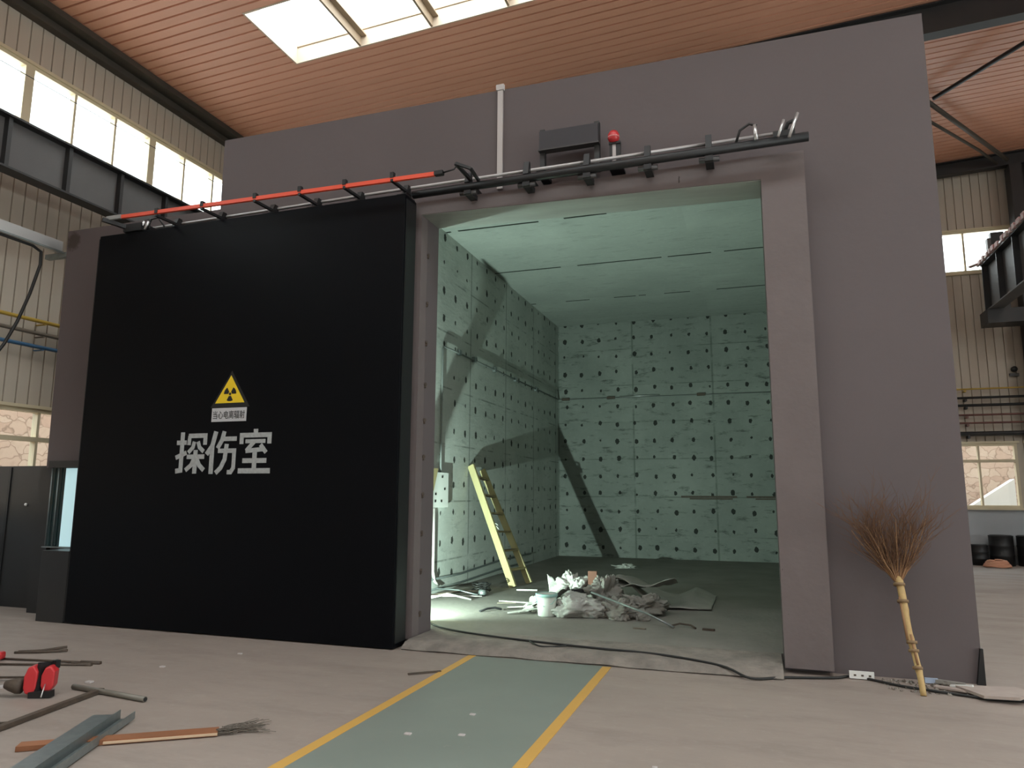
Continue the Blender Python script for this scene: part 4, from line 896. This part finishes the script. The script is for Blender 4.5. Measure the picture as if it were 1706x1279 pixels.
# timber
t = thing('timber_board', 'reddish brown timber board with a pale edge strip at the bottom left', 'board', (-3.9, 3.9, 0))
tb0, tb1 = Vector((-4.47, 3.58, .018)), Vector((-3.50, 4.24, .018))
MB().bar(tb0, tb1, .10, .03).build('board', REDWOOD, t)
d_ = (tb1-tb0).normalized(); n_ = Vector((d_.y, -d_.x, 0))
MB().bar(tb0.lerp(tb1, .42)+n_*.058, tb1+n_*.058, .014, .012).build('edge_strip', mat('pale_fresh_wood', (.55, .40, .27), .7), t)
mb = MB(); rnd = random.Random(5)
for k in range(60):
    p = Vector((-3.50+rnd.uniform(-.02, .05), 4.24+rnd.uniform(-.05, .05), .02)); a = rnd.uniform(.3, 1.3); L = rnd.uniform(.1, .34)
    pts = [p+Vector((math.cos(a)*L*s_*1.0+.01*math.sin(s_*6+k), math.sin(a)*L*s_, .015*math.sin(s_*3+k)+.003)) for s_ in (0, .3, .6, 1)]
    mb.tube([(q_.x, q_.y, max(.004, q_.z)) for q_ in pts], .002, 4, False)
tag(mb.build('fibre_tuft', mat('grey_fibres', (.13, .11, .09), .9)), 'tuft of dark loose fibres at the end of the timber board', 'fibres', kind='stuff')
tag(MB().bar((-3.03, 6.11, .008), (-2.80, 6.31, .008), .03, .012).build('stick', RUST), 'small dark stick beside the left yellow line', 'stick')
rnd = random.Random(11)
for k, (x, yy) in enumerate([(-5.0, 6.3), (-5.3, 5.6), (-5.45, 4.95), (-2.05, 5.2), (-1.95, 4.75), (-2.3, 4.65), (-.65, 4.6), (.55, 4.4), (-3.15, 7.12), (-3.0, 7.25)]):
    s = rnd.uniform(.012, .028); mb = MB(); mb.box(x-s, x+s*1.2, yy-s*.7, yy+s, 0, s*.6)
    tag(mb.build('debris_chip', PALE if k < 8 else RUST, bevel=.004), ['pale chip on the floor in front of the sliding door', 'pale chip on the floor left of the walkway in mid floor', 'pale chip just behind the grey pipe', 'tiny chip in the middle of the green walkway', 'tiny chip on the green walkway, nearer the camera', 'tiny chip on the green walkway near its left line', 'small chip on the floor right of the walkway', 'small chip on the bare floor in front of the broom', 'dark chip on the threshold by the left jamb', 'dark chip on the threshold, a little right of the jamb'][k], 'chip', 'chips on the floor')

# ------------------------------------------------------------------ far end on the right
for z, m_, l, r_ in ((4.25, YELPIPE, 'thin yellow pipe, topmost on the far wall', .02), (4.03, CABLE, 'black pipe, second from the top on the far wall', .03), (3.84, CABLE, 'thick black pipe, third from the top on the far wall', .035), (3.60, MAROON, 'upper of the two maroon pipes on the far wall', .025), (3.40, MAROON, 'lower of the two maroon pipes on the far wall', .025), (3.13, DARKST, 'thick dark pipe above the low far window', .06)):
    p = MB().tube([(2.2, 20.55, z), (15, 20.55, z+.02)], r_, 10)
    for k in range(6): p.box(3.0+2*k, 3.05+2*k, 20.5, 20.69, z-.05-r_, z-.03)
    tag(p.build('service_pipe', m_), l, 'pipe', 'service pipes on the far wall')
def drum(x, yy, r, h, label):
    t = thing('drum', label, 'drum', (x, yy, 0), 'black drums by the far wall')
    MB().lathe([(0, 0), (r, 0), (r, h*.3), (r*1.04, h*.33), (r, h*.36), (r, h*.63), (r*1.04, h*.66), (r, h*.69), (r, h-.02), (r*1.02, h-.01), (r*1.02, h), (0, h)], (x, yy, 0), 24).build('body', BLACK, t)
    MB().lathe([(0, 0), (r*.9, 0), (r*.9, .015), (0, .015)], (x, yy, h), 20).build('lid', DARKST, t)
drum(4.93, 20.2, .20, .46, 'short black drum, smallest one below the far window')
drum(5.42, 20.25, .25, .69, 'tall black drum in the middle below the far window')
drum(5.99, 20.25, .25, .69, 'tall black drum at the right edge of the photo')
hp = []
for i in range(110):
    a = i*.36; hp.append((5.12+(.27-.0009*i)*math.cos(a), 19.55+(.30-.0009*i)*math.sin(a), .025+.0012*i+.006*math.sin(i*1.3)))
tag(MB().tube(hp, .022, 8).build('coiled_hose', ORANGEH), 'coil of faded orange hose on the floor before the black drums', 'hose')
t = thing('wall_lamp', 'small dark round fitting on the far wall above the pipes', 'fitting', (6.18, 20.6, 4.7))
MB().lathe([(0, 0), (.07, 0), (.07, .06), (.04, .10), (0, .10)], (6.15, 20.64, 4.72), 14, (0, -1, 0)).build('housing', BLACK, t)
MB().box(6.05, 6.25, 20.62, 20.69, 4.55, 4.62).build('bracket', GREYST, t)

# outside: stone retaining walls and ground
st = MB().box(-16.5, -14.5, -6, 20, -.2, 3.3).build('retaining_wall', STONE); tag(st, 'pinkish stone retaining wall outside the low left window', 'wall')
st = MB().box(-2, 22, 25, 27, -.2, 4.0).build('retaining_wall', STONE); tag(st, 'pinkish stone retaining wall outside the low far window', 'wall')
tag(MB().prism([(5.3, 0), (6.9, 0), (6.9, 2.1), (5.3, 1.0)], 'y', 24.0, 24.4).build('outside_gable', mat('white_render', (.75, .75, .74), .8)), 'white sloping gable end outside the low far window', 'gable')
